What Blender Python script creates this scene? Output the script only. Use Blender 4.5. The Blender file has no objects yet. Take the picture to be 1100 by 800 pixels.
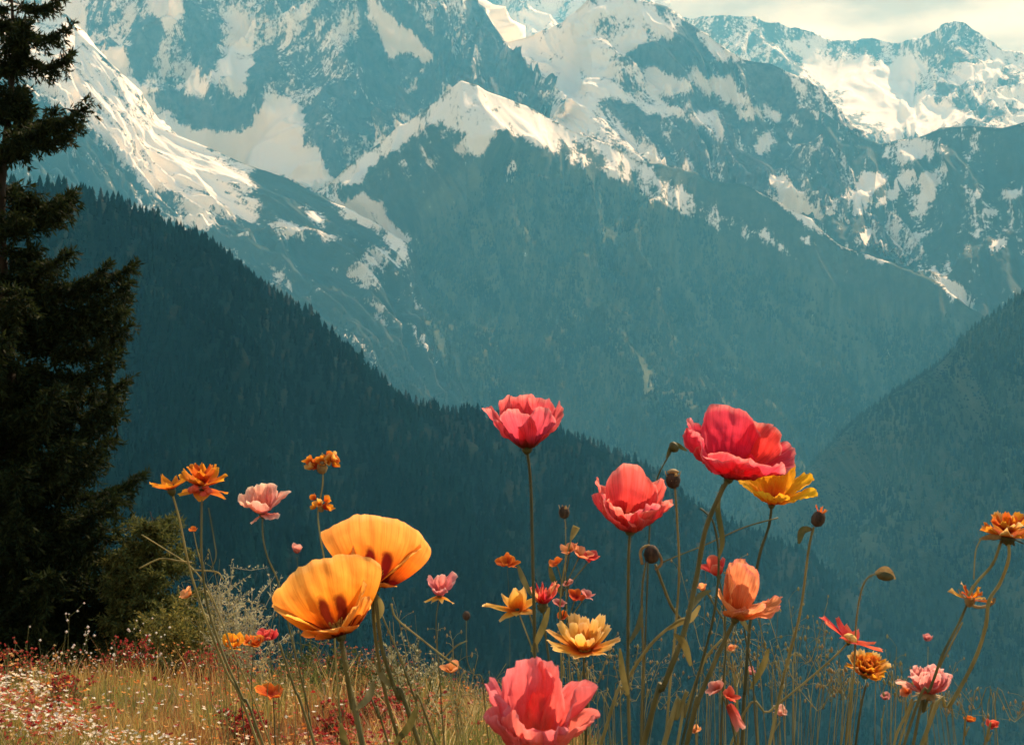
import bpy, math, random
import numpy as np
from mathutils import Vector, Matrix

R = math.radians
random.seed(11)
rng = np.random.default_rng(11)
S = bpy.context.scene
COL = S.collection

# ------------------------------------------------------------------ camera
F = 1511.0                       # focal length in pixels of a 1100 x 800 picture
PITCH = math.atan(80 / F)
cp, sp = math.cos(PITCH), math.sin(PITCH)


def at(px, py, Y):
    """world point seen at photo pixel (px, py) standing Y metres in front of the camera"""
    a, b = (px - 550) / F, (400 - py) / F
    d = (a, cp - sp * b, sp + cp * b)
    k = Y / d[1]
    return Vector((d[0] * k, Y, d[2] * k))


def bearing(pts):
    """map position of world points: horizontal and vertical bearing scaled to photo units"""
    f = pts[:, 1] * cp + pts[:, 2] * sp
    u = -pts[:, 1] * sp + pts[:, 2] * cp
    f = np.maximum(f, 1e-3)
    return 550 + F * pts[:, 0] / f, 400 - F * u / f


cam_d = bpy.data.cameras.new('camera')
cam = bpy.data.objects.new('camera', cam_d)
COL.objects.link(cam)
cam.location = (0, 0, 0)
cam.rotation_euler = (R(90) + PITCH, 0, 0)
cam_d.sensor_width = 36
cam_d.lens = F / 1100 * 36
cam_d.clip_start = 0.05
cam_d.clip_end = 80000
cam_d.dof.use_dof = True
cam_d.dof.focus_distance = 1.9
cam_d.dof.aperture_fstop = 45
S.camera = cam

# ------------------------------------------------------------------ helpers


def tag(o, label=None, cat=None, group=None, kind=None):
    if label:
        o['label'] = label
    if cat:
        o['category'] = cat
    if group:
        o['group'] = group
    if kind:
        o['kind'] = kind
    return o


def link_mesh(name, verts, faces, mat, parent=None, uvs=None, smooth=True, loc=None):
    me = bpy.data.meshes.new(name)
    me.from_pydata([tuple(v) for v in verts], [], faces)
    if uvs is not None:
        l = me.uv_layers.new(name='UVMap')
        vi = np.empty(len(me.loops), dtype=np.int32)
        me.loops.foreach_get('vertex_index', vi)
        l.data.foreach_set('uv', np.asarray(uvs, dtype=np.float32)[vi].ravel())
    if smooth:
        me.polygons.foreach_set('use_smooth', [True] * len(me.polygons))
    me.materials.append(mat)
    me.update()
    o = bpy.data.objects.new(name, me)
    COL.objects.link(o)
    if parent:
        o.parent = parent
    if loc is not None:
        o.location = loc
    return o


def np_mesh(name, V, faces_idx, sizes, mat, attrs=None, uv=None, smooth=False, parent=None):
    """fast mesh: V (n,3), faces_idx flat loop indices, sizes = verts per face"""
    me = bpy.data.meshes.new(name)
    V = np.ascontiguousarray(V, dtype=np.float32)
    fi = np.ascontiguousarray(faces_idx, dtype=np.int32).ravel()
    sizes = np.ascontiguousarray(sizes, dtype=np.int32)
    me.vertices.add(len(V))
    me.vertices.foreach_set('co', V.ravel())
    me.loops.add(len(fi))
    me.loops.foreach_set('vertex_index', fi)
    me.polygons.add(len(sizes))
    st = np.zeros(len(sizes), dtype=np.int32)
    st[1:] = np.cumsum(sizes)[:-1]
    me.polygons.foreach_set('loop_start', st)
    me.polygons.foreach_set('loop_total', sizes)
    me.polygons.foreach_set('use_smooth', np.full(len(sizes), smooth, dtype=bool))
    me.update(calc_edges=True)
    for k, v in (attrs or {}).items():
        v = np.asarray(v, dtype=np.float32)
        if v.ndim == 1:
            a = me.attributes.new(k, 'FLOAT', 'POINT')
            a.data.foreach_set('value', v)
        else:
            a = me.attributes.new(k, 'FLOAT_COLOR', 'POINT')
            c = np.ones((len(v), 4), dtype=np.float32)
            c[:, :3] = v
            a.data.foreach_set('color', c.ravel())
    if uv is not None:
        l = me.uv_layers.new(name='UVMap')
        l.data.foreach_set('uv', np.asarray(uv, dtype=np.float32)[fi].ravel())
    me.materials.append(mat)
    o = bpy.data.objects.new(name, me)
    COL.objects.link(o)
    if parent:
        o.parent = parent
    return o


# ------------------------------------------------------------------ noise
_perm = rng.permutation(512).astype(np.int64)
_perm = np.concatenate([_perm, _perm])
_ga = rng.random(512) * 2 * np.pi
_gx, _gy = np.cos(_ga), np.sin(_ga)


def perlin(x, y):
    xi = np.floor(x).astype(np.int64)
    yi = np.floor(y).astype(np.int64)
    xf, yf = x - xi, y - yi
    u = xf * xf * xf * (xf * (xf * 6 - 15) + 10)
    v = yf * yf * yf * (yf * (yf * 6 - 15) + 10)

    def g(ix, iy, dx, dy):
        h = _perm[(_perm[ix & 511] + iy) & 511]
        return _gx[h] * dx + _gy[h] * dy
    a = g(xi, yi, xf, yf)
    b = g(xi + 1, yi, xf - 1, yf)
    c = g(xi, yi + 1, xf, yf - 1)
    d = g(xi + 1, yi + 1, xf - 1, yf - 1)
    return ((a + (b - a) * u) * (1 - v) + (c + (d - c) * u) * v) * 1.5


def fbm(x, y, o=5, gain=0.5):
    r = np.zeros_like(x, dtype=float)
    a, f = 1.0, 1.0
    for i in range(o):
        r += a * perlin(x * f + 17.3 * i, y * f - 9.1 * i)
        a *= gain
        f *= 2.03
    return r


def ridged(x, y, o=6, gain=0.5):
    r = np.zeros_like(x, dtype=float)
    a, f, w = 1.0, 1.0, 1.0
    for i in range(o):
        n = 1 - np.sqrt(perlin(x * f + 31.7 * i, y * f + 11.9 * i) ** 2 + 0.012)
        n = n * n * w
        w = np.clip(n * 1.6, 0, 1)
        r += a * n
        a *= gain
        f *= 2.07
    return r


def smooth01(x):
    x = np.clip(x, 0, 1)
    return x * x * (3 - 2 * x)


def in_poly(px, py, poly, soft):
    """soft membership of points in a polygon"""
    P = np.array(poly, dtype=float)
    inside = np.zeros(len(px), dtype=bool)
    dmin = np.full(len(px), 1e9)
    n = len(P)
    for i in range(n):
        x0, y0 = P[i]
        x1, y1 = P[(i + 1) % n]
        c = ((y0 > py) != (y1 > py)) & (px < (x1 - x0) * (py - y0) / ((y1 - y0) + 1e-12) + x0)
        inside ^= c
        ex, ey = x1 - x0, y1 - y0
        t = np.clip(((px - x0) * ex + (py - y0) * ey) / (ex * ex + ey * ey + 1e-9), 0, 1)
        dmin = np.minimum(dmin, np.hypot(px - x0 - t * ex, py - y0 - t * ey))
    sd = np.where(inside, dmin, -dmin)
    return smooth01(0.5 + sd / (2 * soft))


# ------------------------------------------------------------------ materials
def new_mat(name):
    m = bpy.data.materials.new(name)
    m.use_nodes = True
    nt = m.node_tree
    nt.nodes.clear()
    out = nt.nodes.new('ShaderNodeOutputMaterial')
    return m, nt, out


def N(nt, typ, **kw):
    n = nt.nodes.new(typ)
    for k, v in kw.items():
        if k.startswith('i_'):
            n.inputs[k[2:]].default_value = v
        else:
            setattr(n, k, v)
    return n


def L(nt, a, b):
    nt.links.new(a, b)


def ramp(nt, stops, interp='LINEAR'):
    n = nt.nodes.new('ShaderNodeValToRGB')
    n.color_ramp.interpolation = interp
    e = n.color_ramp.elements
    while len(e) < len(stops):
        e.new(0.5)
    for k, (p, c) in enumerate(stops):
        e[k].position = p
        e[k].color = (*c, 1) if len(c) == 3 else c
    return n


def mixrgb(nt, fac, a, b, mode='MIX'):
    n = nt.nodes.new('ShaderNodeMix')
    n.data_type = 'RGBA'
    n.blend_type = mode
    for sock, val in ((n.inputs[0], fac), (n.inputs[6], a), (n.inputs[7], b)):
        if hasattr(val, 'is_linked'):
            nt.links.new(val, sock)
        elif isinstance(val, (int, float)):
            sock.default_value = val
        else:
            sock.default_value = (*val, 1)
    return n.outputs[2]


def math_node(nt, op, a, b=None, clamp=False):
    n = nt.nodes.new('ShaderNodeMath')
    n.operation = op
    n.use_clamp = clamp
    for i, v in enumerate((a, b)):
        if v is None:
            continue
        if hasattr(v, 'is_linked'):
            nt.links.new(v, n.inputs[i])
        else:
            n.inputs[i].default_value = v
    return n.outputs[0]


def mountain_mat(name, rock_a, rock_b, turf_a, turf_b, streak=(9, 2.5), breakup=0.9):
    m, nt, out = new_mat(name)
    uv = N(nt, 'ShaderNodeUVMap', uv_map='UVMap')
    mp = N(nt, 'ShaderNodeMapping')
    mp.inputs['Scale'].default_value = (streak[0], streak[1], 1)
    L(nt, uv.outputs[0], mp.inputs[0])
    n1 = N(nt, 'ShaderNodeTexNoise')
    n1.inputs['Scale'].default_value = 1.0
    n1.inputs['Detail'].default_value = 12
    n1.inputs['Roughness'].default_value = 0.76
    n1.inputs['Distortion'].default_value = 0.15
    L(nt, mp.outputs[0], n1.inputs['Vector'])
    n2 = N(nt, 'ShaderNodeTexNoise')
    n2.inputs['Scale'].default_value = 0.016
    tco = N(nt, 'ShaderNodeTexCoord')
    n2.inputs['Detail'].default_value = 9
    n2.inputs['Roughness'].default_value = 0.8
    L(nt, tco.outputs['Object'], n2.inputs['Vector'])
    at_s = N(nt, 'ShaderNodeAttribute', attribute_name='snow')
    at_f = N(nt, 'ShaderNodeAttribute', attribute_name='turf')
    rock = mixrgb(nt, ramp_out(nt, n2.outputs[0], 0.35, 0.65), rock_a, rock_b)
    turf = mixrgb(nt, ramp_out(nt, n1.outputs[0], 0.35, 0.65), turf_a, turf_b)
    base = mixrgb(nt, at_f.outputs['Fac'], rock, turf)
    n3 = N(nt, 'ShaderNodeTexNoise')
    n3.inputs['Scale'].default_value = 1
    n3.inputs['Detail'].default_value = 5
    n3.inputs['Roughness'].default_value = 0.75
    mp3 = N(nt, 'ShaderNodeMapping')
    mp3.inputs['Scale'].default_value = (0.045, 0.045, 0.03)
    L(nt, tco.outputs['Object'], mp3.inputs[0])
    L(nt, mp3.outputs[0], n3.inputs['Vector'])
    mixn = math_node(nt, 'ADD', math_node(nt, 'MULTIPLY', n1.outputs[0], 0.58), math_node(nt, 'MULTIPLY', n2.outputs[0], 0.17))
    mixn = math_node(nt, 'ADD', mixn, math_node(nt, 'MULTIPLY', n3.outputs[0], 0.25))
    s = math_node(nt, 'ADD', at_s.outputs['Fac'], math_node(nt, 'MULTIPLY', math_node(nt, 'SUBTRACT', mixn, 0.5), breakup * 4.6))
    sf = ramp_out(nt, s, 0.43, 0.60)
    col = mixrgb(nt, sf, base, (0.86, 0.80, 0.70))
    bs = N(nt, 'ShaderNodeBsdfPrincipled')
    bs.inputs['Roughness'].default_value = 0.85
    bs.inputs['Specular IOR Level'].default_value = 0.03
    L(nt, col, bs.inputs['Base Color'])
    bump = N(nt, 'ShaderNodeBump')
    bump.inputs['Strength'].default_value = 0.9
    bump.inputs['Distance'].default_value = 26
    hgt = math_node(nt, 'ADD', mixn, math_node(nt, 'MULTIPLY', sf, 0.03))
    L(nt, hgt, bump.inputs['Height'])
    # snow lies smoother than rock
    st = math_node(nt, 'SUBTRACT', 0.95, math_node(nt, 'MULTIPLY', sf, 0.6))
    L(nt, st, bump.inputs['Strength'])
    L(nt, bump.outputs[0], bs.inputs['Normal'])
    L(nt, bs.outputs[0], out.inputs[0])
    return m


def ramp_out(nt, src, lo, hi):
    n = nt.nodes.new('ShaderNodeMapRange')
    n.interpolation_type = 'SMOOTHSTEP'
    n.inputs['From Min'].default_value = lo
    n.inputs['From Max'].default_value = hi
    nt.links.new(src, n.inputs['Value'])
    return n.outputs[0]


def attr_mat(name, attr='tint', trans=0.35, rough=0.7, spec=0.2):
    """pigment stored per blade / needle / blossom, part of the light passes through"""
    m, nt, out = new_mat(name)
    a = N(nt, 'ShaderNodeAttribute', attribute_name=attr)
    bs = N(nt, 'ShaderNodeBsdfPrincipled')
    bs.inputs['Roughness'].default_value = rough
    bs.inputs['Specular IOR Level'].default_value = spec
    tr = N(nt, 'ShaderNodeBsdfTranslucent')
    mx = N(nt, 'ShaderNodeMixShader')
    mx.inputs[0].default_value = trans
    L(nt, a.outputs['Color'], bs.inputs['Base Color'])
    L(nt, a.outputs['Color'], tr.inputs['Color'])
    L(nt, bs.outputs[0], mx.inputs[1])
    L(nt, tr.outputs[0], mx.inputs[2])
    L(nt, mx.outputs[0], out.inputs[0])
    return m


def petal_mat(name, base, mid, tip, blotch=None, trans=0.5, vein=0.25, edge=None, base_end=0.16, shade_spots=()):
    """petal pigment runs from the claw to the rim (UV v), with fine veins along it"""
    m, nt, out = new_mat(name)
    uv = N(nt, 'ShaderNodeUVMap', uv_map='UVMap')
    sep = N(nt, 'ShaderNodeSeparateXYZ')
    L(nt, uv.outputs[0], sep.inputs[0])
    nz = N(nt, 'ShaderNodeTexNoise')
    nz.inputs['Scale'].default_value = 5
    nz.inputs['Detail'].default_value = 4
    tc = N(nt, 'ShaderNodeTexCoord')
    oi = N(nt, 'ShaderNodeObjectInfo')
    L(nt, uv.outputs[0], nz.inputs['Vector'])
    v = math_node(nt, 'ADD', sep.outputs[1], math_node(nt, 'MULTIPLY', math_node(nt, 'SUBTRACT', nz.outputs[0], 0.5), 0.22))
    stops = [(0.0, blotch or base), (base_end * 0.8, blotch or base), (base_end + 0.14, base), (0.5, mid), (0.92, tip)]
    if edge:
        stops.append((1.0, edge))
    rp = ramp(nt, stops)
    L(nt, v, rp.inputs[0])
    mp = N(nt, 'ShaderNodeMapping')
    mp.inputs['Scale'].default_value = (52, 1.8, 1)
    L(nt, uv.outputs[0], mp.inputs[0])
    vn = N(nt, 'ShaderNodeTexNoise')
    vn.inputs['Scale'].default_value = 1
    vn.inputs['Detail'].default_value = 3
    vn.inputs['Distortion'].default_value = 0.4
    L(nt, mp.outputs[0], vn.inputs['Vector'])
    dark = mixrgb(nt, 1.0, rp.outputs[0], (0.72, 0.55, 0.5), 'MULTIPLY')
    vf = math_node(nt, 'MULTIPLY', ramp_out(nt, vn.outputs[0], 0.46, 0.64), min(1.0, vein * 1.5))
    col = mixrgb(nt, vf, rp.outputs[0], dark)
    for (su, sv, ru, rv) in shade_spots:         # inner petals' shadows painted as maroon ovals beside the midrib
        du = math_node(nt, 'DIVIDE', math_node(nt, 'SUBTRACT', math_node(nt, 'ADD', sep.outputs[0], math_node(nt, 'MULTIPLY', math_node(nt, 'SUBTRACT', nz.outputs[0], 0.5), 0.12)), su), ru)
        dv = math_node(nt, 'DIVIDE', math_node(nt, 'SUBTRACT', v, sv), rv)
        rr_ = math_node(nt, 'ADD', math_node(nt, 'MULTIPLY', du, du), math_node(nt, 'MULTIPLY', dv, dv))
        sf_ = math_node(nt, 'SUBTRACT', 1.0, ramp_out(nt, rr_, 0.45, 1.25))
        col = mixrgb(nt, math_node(nt, 'MULTIPLY', sf_, 0.97), col, (0.16, 0.014, 0.008))
    hsv = N(nt, 'ShaderNodeHueSaturation')
    L(nt, col, hsv.inputs['Color'])
    L(nt, math_node(nt, 'ADD', 0.488, math_node(nt, 'MULTIPLY', oi.outputs['Random'], 0.022)), hsv.inputs['Hue'])
    L(nt, math_node(nt, 'ADD', 0.9, math_node(nt, 'MULTIPLY', oi.outputs['Random'], 0.2)), hsv.inputs['Value'])
    bs = N(nt, 'ShaderNodeBsdfPrincipled')
    bs.inputs['Roughness'].default_value = 0.75
    bs.inputs['Specular IOR Level'].default_value = 0.05
    bs.inputs['Sheen Weight'].default_value = 0.05
    L(nt, hsv.outputs[0], bs.inputs['Base Color'])
    bp = N(nt, 'ShaderNodeBump')
    bp.inputs['Strength'].default_value = 0.8
    bp.inputs['Distance'].default_value = 0.002
    cr = N(nt, 'ShaderNodeTexNoise')
    cr.inputs['Scale'].default_value = 1
    cr.inputs['Detail'].default_value = 6
    cr.inputs['Roughness'].default_value = 0.65
    cr.inputs['Distortion'].default_value = 1.2
    mpc = N(nt, 'ShaderNodeMapping')
    mpc.inputs['Scale'].default_value = (9, 3.2, 1)
    L(nt, uv.outputs[0], mpc.inputs[0])
    L(nt, mpc.outputs[0], cr.inputs['Vector'])
    L(nt, math_node(nt, 'ADD', math_node(nt, 'MULTIPLY', vn.outputs[0], 0.5), cr.outputs[0]), bp.inputs['Height'])
    L(nt, bp.outputs[0], bs.inputs['Normal'])
    tr = N(nt, 'ShaderNodeBsdfTranslucent')
    L(nt, hsv.outputs[0], tr.inputs['Color'])
    mx = N(nt, 'ShaderNodeMixShader')
    mx.inputs[0].default_value = trans
    L(nt, bs.outputs[0], mx.inputs[1])
    L(nt, tr.outputs[0], mx.inputs[2])
    L(nt, mx.outputs[0], out.inputs[0])
    return m


def plain_mat(name, ca, cb, scale=60, trans=0.15, rough=0.6, stretch=(1, 1, 1), spec=0.25):
    m, nt, out = new_mat(name)
    tc = N(nt, 'ShaderNodeTexCoord')
    mp = N(nt, 'ShaderNodeMapping')
    mp.inputs['Scale'].default_value = stretch
    L(nt, tc.outputs['Object'], mp.inputs[0])
    nz = N(nt, 'ShaderNodeTexNoise')
    nz.inputs['Scale'].default_value = scale
    nz.inputs['Detail'].default_value = 5
    L(nt, mp.outputs[0], nz.inputs['Vector'])
    col = mixrgb(nt, ramp_out(nt, nz.outputs[0], 0.3, 0.7), ca, cb)
    bs = N(nt, 'ShaderNodeBsdfPrincipled')
    bs.inputs['Roughness'].default_value = rough
    bs.inputs['Specular IOR Level'].default_value = spec
    L(nt, col, bs.inputs['Base Color'])
    if trans > 0:
        tr = N(nt, 'ShaderNodeBsdfTranslucent')
        L(nt, col, tr.inputs['Color'])
        mx = N(nt, 'ShaderNodeMixShader')
        mx.inputs[0].default_value = trans
        L(nt, bs.outputs[0], mx.inputs[1])
        L(nt, tr.outputs[0], mx.inputs[2])
        L(nt, mx.outputs[0], out.inputs[0])
    else:
        L(nt, bs.outputs[0], out.inputs[0])
    return m


# ------------------------------------------------------------------ light
SUN_AZ, SUN_EL = R(36), R(46)     # azimuth is measured from straight ahead towards the right
sun_d = bpy.data.lights.new('sun', 'SUN')
sun_d.energy = 5.0
sun_d.angle = R(0.5)
sun_d.color = (1.0, 0.83, 0.575)
sun = bpy.data.objects.new('sun', sun_d)
COL.objects.link(sun)
sdir = Vector((math.sin(SUN_AZ) * math.cos(SUN_EL), math.cos(SUN_AZ) * math.cos(SUN_EL), math.sin(SUN_EL)))
sun.rotation_euler = sdir.to_track_quat('Z', 'Y').to_euler()

W = bpy.data.worlds.new('World')
S.world = W
W.use_nodes = True
nt = W.node_tree
nt.nodes.clear()
wo = nt.nodes.new('ShaderNodeOutputWorld')
bg = nt.nodes.new('ShaderNodeBackground')
bg.inputs[1].default_value = 0.1
sky = nt.nodes.new('ShaderNodeTexSky')
sky.sky_type = 'NISHITA'
sky.sun_disc = False
sky.sun_elevation = SUN_EL
sky.sun_rotation = SUN_AZ
sky.altitude = 1500
sky.dust_density = 2.0
tcw = nt.nodes.new('ShaderNodeTexCoord')
sepw = nt.nodes.new('ShaderNodeSeparateXYZ')
L(nt, tcw.outputs['Generated'], sepw.inputs[0])
mpw = nt.nodes.new('ShaderNodeMapping')
mpw.inputs['Scale'].default_value = (1, 1, 3.2)
L(nt, tcw.outputs['Generated'], mpw.inputs[0])
nzw = nt.nodes.new('ShaderNodeTexNoise')
nzw.inputs['Scale'].default_value = 6.5
nzw.inputs['Detail'].default_value = 6
nzw.inputs['Roughness'].default_value = 0.55
L(nt, mpw.outputs[0], nzw.inputs['Vector'])
cloudcol = ramp(nt, [(0.40, (3.3, 2.8, 2.1)), (0.62, (7.4, 6.2, 4.3))])
L(nt, nzw.outputs[0], cloudcol.inputs[0])
# cloud bank lies low over the peaks and thins out towards the zenith
low = nt.nodes.new('ShaderNodeMapRange')
low.interpolation_type = 'SMOOTHSTEP'
low.inputs['From Min'].default_value = 0.62
low.inputs['From Max'].default_value = 0.42
L(nt, sepw.outputs[2], low.inputs['Value'])
mixw = mixrgb(nt, low.outputs[0], sky.outputs[0], cloudcol.outputs[0])
L(nt, mixw, bg.inputs[0])
L(nt, bg.outputs[0], wo.inputs[0])

S.view_settings.view_transform = 'Standard'
S.view_settings.look = 'None'
S.view_settings.exposure = 0.9
S.view_settings.gamma = 1.0
S.cycles.volume_bounces = 1
S.cycles.max_bounces = 8
S.cycles.transparent_max_bounces = 8
S.cycles.use_denoising = True
S.cycles.use_adaptive_sampling = False

# ================================================================== MOUNTAINS
def resample(pts, n, smooth=2):
    P = np.array([tuple(at(*p)) for p in pts])
    pix = np.array([p[:2] for p in pts], dtype=float)
    d = np.concatenate([[0], np.cumsum(np.hypot(*(np.diff(pix, axis=0)).T))])
    s = np.linspace(0, d[-1], n)
    Q = np.stack([np.interp(s, d, P[:, k]) for k in range(3)], axis=1)
    for _ in range(smooth):
        Q[1:-1] = 0.25 * Q[:-2] + 0.5 * Q[1:-1] + 0.25 * Q[2:]
    return Q


RIDGES = {}


def ridge(name, crest, foot, ns, nt, amp, wl, mat, snow=(), base_snow=0.0, turf=(), base_turf=0.0, prof=0.85,
          back=(0, 1500, -900), nback=24, seed=0.0, crest_env=0.18, aniso=2.4, crest_rough=0.0, soft=5, snow_fn=None, gain=0.5, calm=(), shear=0.0):
    """a mountain ridge: crest line, a face that falls towards the foot line and a back slope"""
    C = resample(crest, ns)
    B = resample(foot, ns, 6)
    sm = np.concatenate([[0], np.cumsum(np.linalg.norm(np.diff(C, axis=0), axis=1))])
    if crest_rough:
        C[:, 2] += crest_rough * (ridged(sm / (wl * 0.45) + seed, sm * 0 + seed, 5) - 0.9)
    t = np.linspace(0, 1, nt) ** 1.15
    tb = -np.linspace(1, 0, nback + 1)[:-1]
    T = np.concatenate([tb, t])
    n_t = len(T)
    Pm = np.zeros((ns, n_t, 3))
    fr = np.clip(T, 0, 1)[None, :, None]
    Pm[:] = C[:, None, :] + (B - C)[:, None, :] * fr
    Pm[:, :, 2] = C[:, 2][:, None] + (B[:, 2] - C[:, 2])[:, None] * (np.clip(T, 0, 1) ** prof)[None, :]
    bk = np.clip(-T, 0, 1)[None, :, None]
    Pm += np.array(back)[None, None, :] * bk
    slope_len = np.linalg.norm(B - C, axis=1)[:, None]
    tm = np.where(T[None, :] >= 0, T[None, :] * slope_len, T[None, :] * np.linalg.norm(back))
    smg = np.repeat(sm[:, None], n_t, axis=1)
    smx = smg + shear * tm                    # ribs and gullies slant across the face
    wx = smx / wl + seed
    wy = tm / (wl * aniso) + seed * 1.7
    warp = 0.35 * fbm(wx * 0.8, wy * 1.6 + 5, 3)
    D = ridged(wx + warp, wy + 0.5 * warp, 7, gain) - 0.95
    ta = np.abs(T)[None, :]
    env = crest_env + (1 - crest_env) * smooth01(ta / 0.16)
    ds = np.gradient(Pm, axis=0)
    dt = np.gradient(Pm, axis=1)
    nrm = np.cross(dt, ds)
    nrm /= np.linalg.norm(nrm, axis=2, keepdims=True) + 1e-9
    nrm *= np.sign(nrm[:, :, 2:3] + 1e-9)
    if calm:                                  # ice and drifted snow bury the relief
        cx, cy = bearing(Pm.reshape(-1, 3))
        kf = np.ones(len(cx))
        for poly, val, so in calm:
            w = in_poly(cx, cy, poly, so)
            kf = kf * (1 - w) + val * w
        env = env * kf.reshape(ns, n_t)
    Pm += nrm * (amp * env * D)[:, :, None]
    V = Pm.reshape(-1, 3)
    px, py = bearing(V)
    uvs, uvt = smg.ravel(), tm.ravel()
    sn = np.full(len(V), base_snow)
    jx = 7 * fbm(uvs / 260 + seed, uvt / 420, 4)
    jy = 7 * fbm(uvs / 260 - seed, uvt / 420 + 40, 4)
    for poly, val in snow:
        w = in_poly(px + jx, py + jy, poly, soft * 2.4)
        sn = sn * (1 - w) + val * w
    if snow_fn is not None:
        sn = snow_fn(V, px, py, sn)
    # behind the crest the maps above do not apply: snow by height
    bmask = np.repeat((T < -0.02)[None, :], ns, axis=0).ravel()
    sn = np.where(bmask, np.clip((V[:, 2] - 900) / 1500, 0, 0.8), sn)
    tf = np.full(len(V), base_turf)
    for poly, val in turf:
        w = in_poly(px, py, poly, soft)
        tf = tf * (1 - w) + val * w
    i, j = np.meshgrid(np.arange(ns - 1), np.arange(n_t - 1), indexing='ij')
    a = (i * n_t + j).ravel()
    f = np.stack([a, a + n_t, a + n_t + 1, a + 1], axis=1)
    uv = np.stack([smx.ravel() / 1000, tm.ravel() / 1000], axis=1)
    o = np_mesh(name, V, f, np.full(len(f), 4), mat, {'snow': sn, 'turf': tf}, uv, smooth=True)
    tag(o, kind='structure')
    RIDGES[name] = (Pm, nback, T)
    return o


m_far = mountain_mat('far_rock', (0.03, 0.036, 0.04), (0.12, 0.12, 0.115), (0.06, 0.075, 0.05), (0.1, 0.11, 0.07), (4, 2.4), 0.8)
m_face = mountain_mat('face_rock', (0.025, 0.032, 0.036), (0.11, 0.11, 0.11), (0.05, 0.07, 0.05), (0.1, 0.11, 0.08), (6, 1.7), 0.72)
m_left = mountain_mat('snow_ridge_slope', (0.04, 0.05, 0.042), (0.10, 0.105, 0.085), (0.03, 0.042, 0.03), (0.06, 0.068, 0.042), (2.2, 9), 0.95)
m_alp = mountain_mat('alpine_slope', (0.04, 0.05, 0.042), (0.10, 0.105, 0.085), (0.03, 0.042, 0.03), (0.06, 0.068, 0.042), (8, 2.0), 1.0)
m_near = mountain_mat('shaded_forest_floor', (0.002, 0.010, 0.009), (0.006, 0.018, 0.014), (0.002, 0.009, 0.009), (0.006, 0.018, 0.013), (14, 3), 0.5)  # near-black teal: the slope's own shade is put into the colour
m_forest = mountain_mat('forest_floor', (0.03, 0.04, 0.03), (0.08, 0.09, 0.06), (0.03, 0.045, 0.028), (0.12, 0.13, 0.07), (11, 3), 0.75)

# --- farthest wall of snow behind the saddle
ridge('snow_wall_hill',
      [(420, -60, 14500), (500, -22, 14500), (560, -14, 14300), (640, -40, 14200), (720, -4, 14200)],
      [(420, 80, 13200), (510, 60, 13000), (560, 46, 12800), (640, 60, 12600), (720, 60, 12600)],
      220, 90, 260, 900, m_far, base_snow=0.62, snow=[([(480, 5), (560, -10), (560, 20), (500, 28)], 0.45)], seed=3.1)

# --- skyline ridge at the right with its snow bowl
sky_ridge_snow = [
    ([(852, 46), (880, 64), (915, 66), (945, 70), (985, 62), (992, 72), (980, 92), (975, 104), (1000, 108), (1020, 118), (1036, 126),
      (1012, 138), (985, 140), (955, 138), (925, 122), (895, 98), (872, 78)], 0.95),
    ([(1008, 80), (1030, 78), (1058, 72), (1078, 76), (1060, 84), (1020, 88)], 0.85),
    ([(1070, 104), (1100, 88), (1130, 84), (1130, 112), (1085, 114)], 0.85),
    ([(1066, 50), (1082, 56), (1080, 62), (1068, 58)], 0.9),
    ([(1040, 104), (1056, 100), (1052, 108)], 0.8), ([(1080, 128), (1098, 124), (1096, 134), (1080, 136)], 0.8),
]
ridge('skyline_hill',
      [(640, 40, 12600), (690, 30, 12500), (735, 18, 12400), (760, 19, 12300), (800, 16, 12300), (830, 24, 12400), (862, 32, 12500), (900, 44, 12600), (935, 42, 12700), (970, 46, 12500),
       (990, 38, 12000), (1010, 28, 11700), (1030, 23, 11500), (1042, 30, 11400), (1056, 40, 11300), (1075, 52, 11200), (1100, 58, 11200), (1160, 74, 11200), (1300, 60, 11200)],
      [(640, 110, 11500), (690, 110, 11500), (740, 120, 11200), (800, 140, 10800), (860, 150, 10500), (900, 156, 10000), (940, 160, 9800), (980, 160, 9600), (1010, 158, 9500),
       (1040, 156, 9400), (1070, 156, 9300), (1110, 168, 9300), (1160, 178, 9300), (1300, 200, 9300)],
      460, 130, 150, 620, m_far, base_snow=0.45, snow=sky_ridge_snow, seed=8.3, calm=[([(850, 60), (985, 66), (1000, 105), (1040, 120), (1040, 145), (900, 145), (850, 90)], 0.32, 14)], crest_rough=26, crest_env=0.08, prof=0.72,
      snow_fn=lambda V, px, py, s: np.where((px > 735) & (px < 885) & (py < 75), np.maximum(s, 0.46), s))

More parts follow.
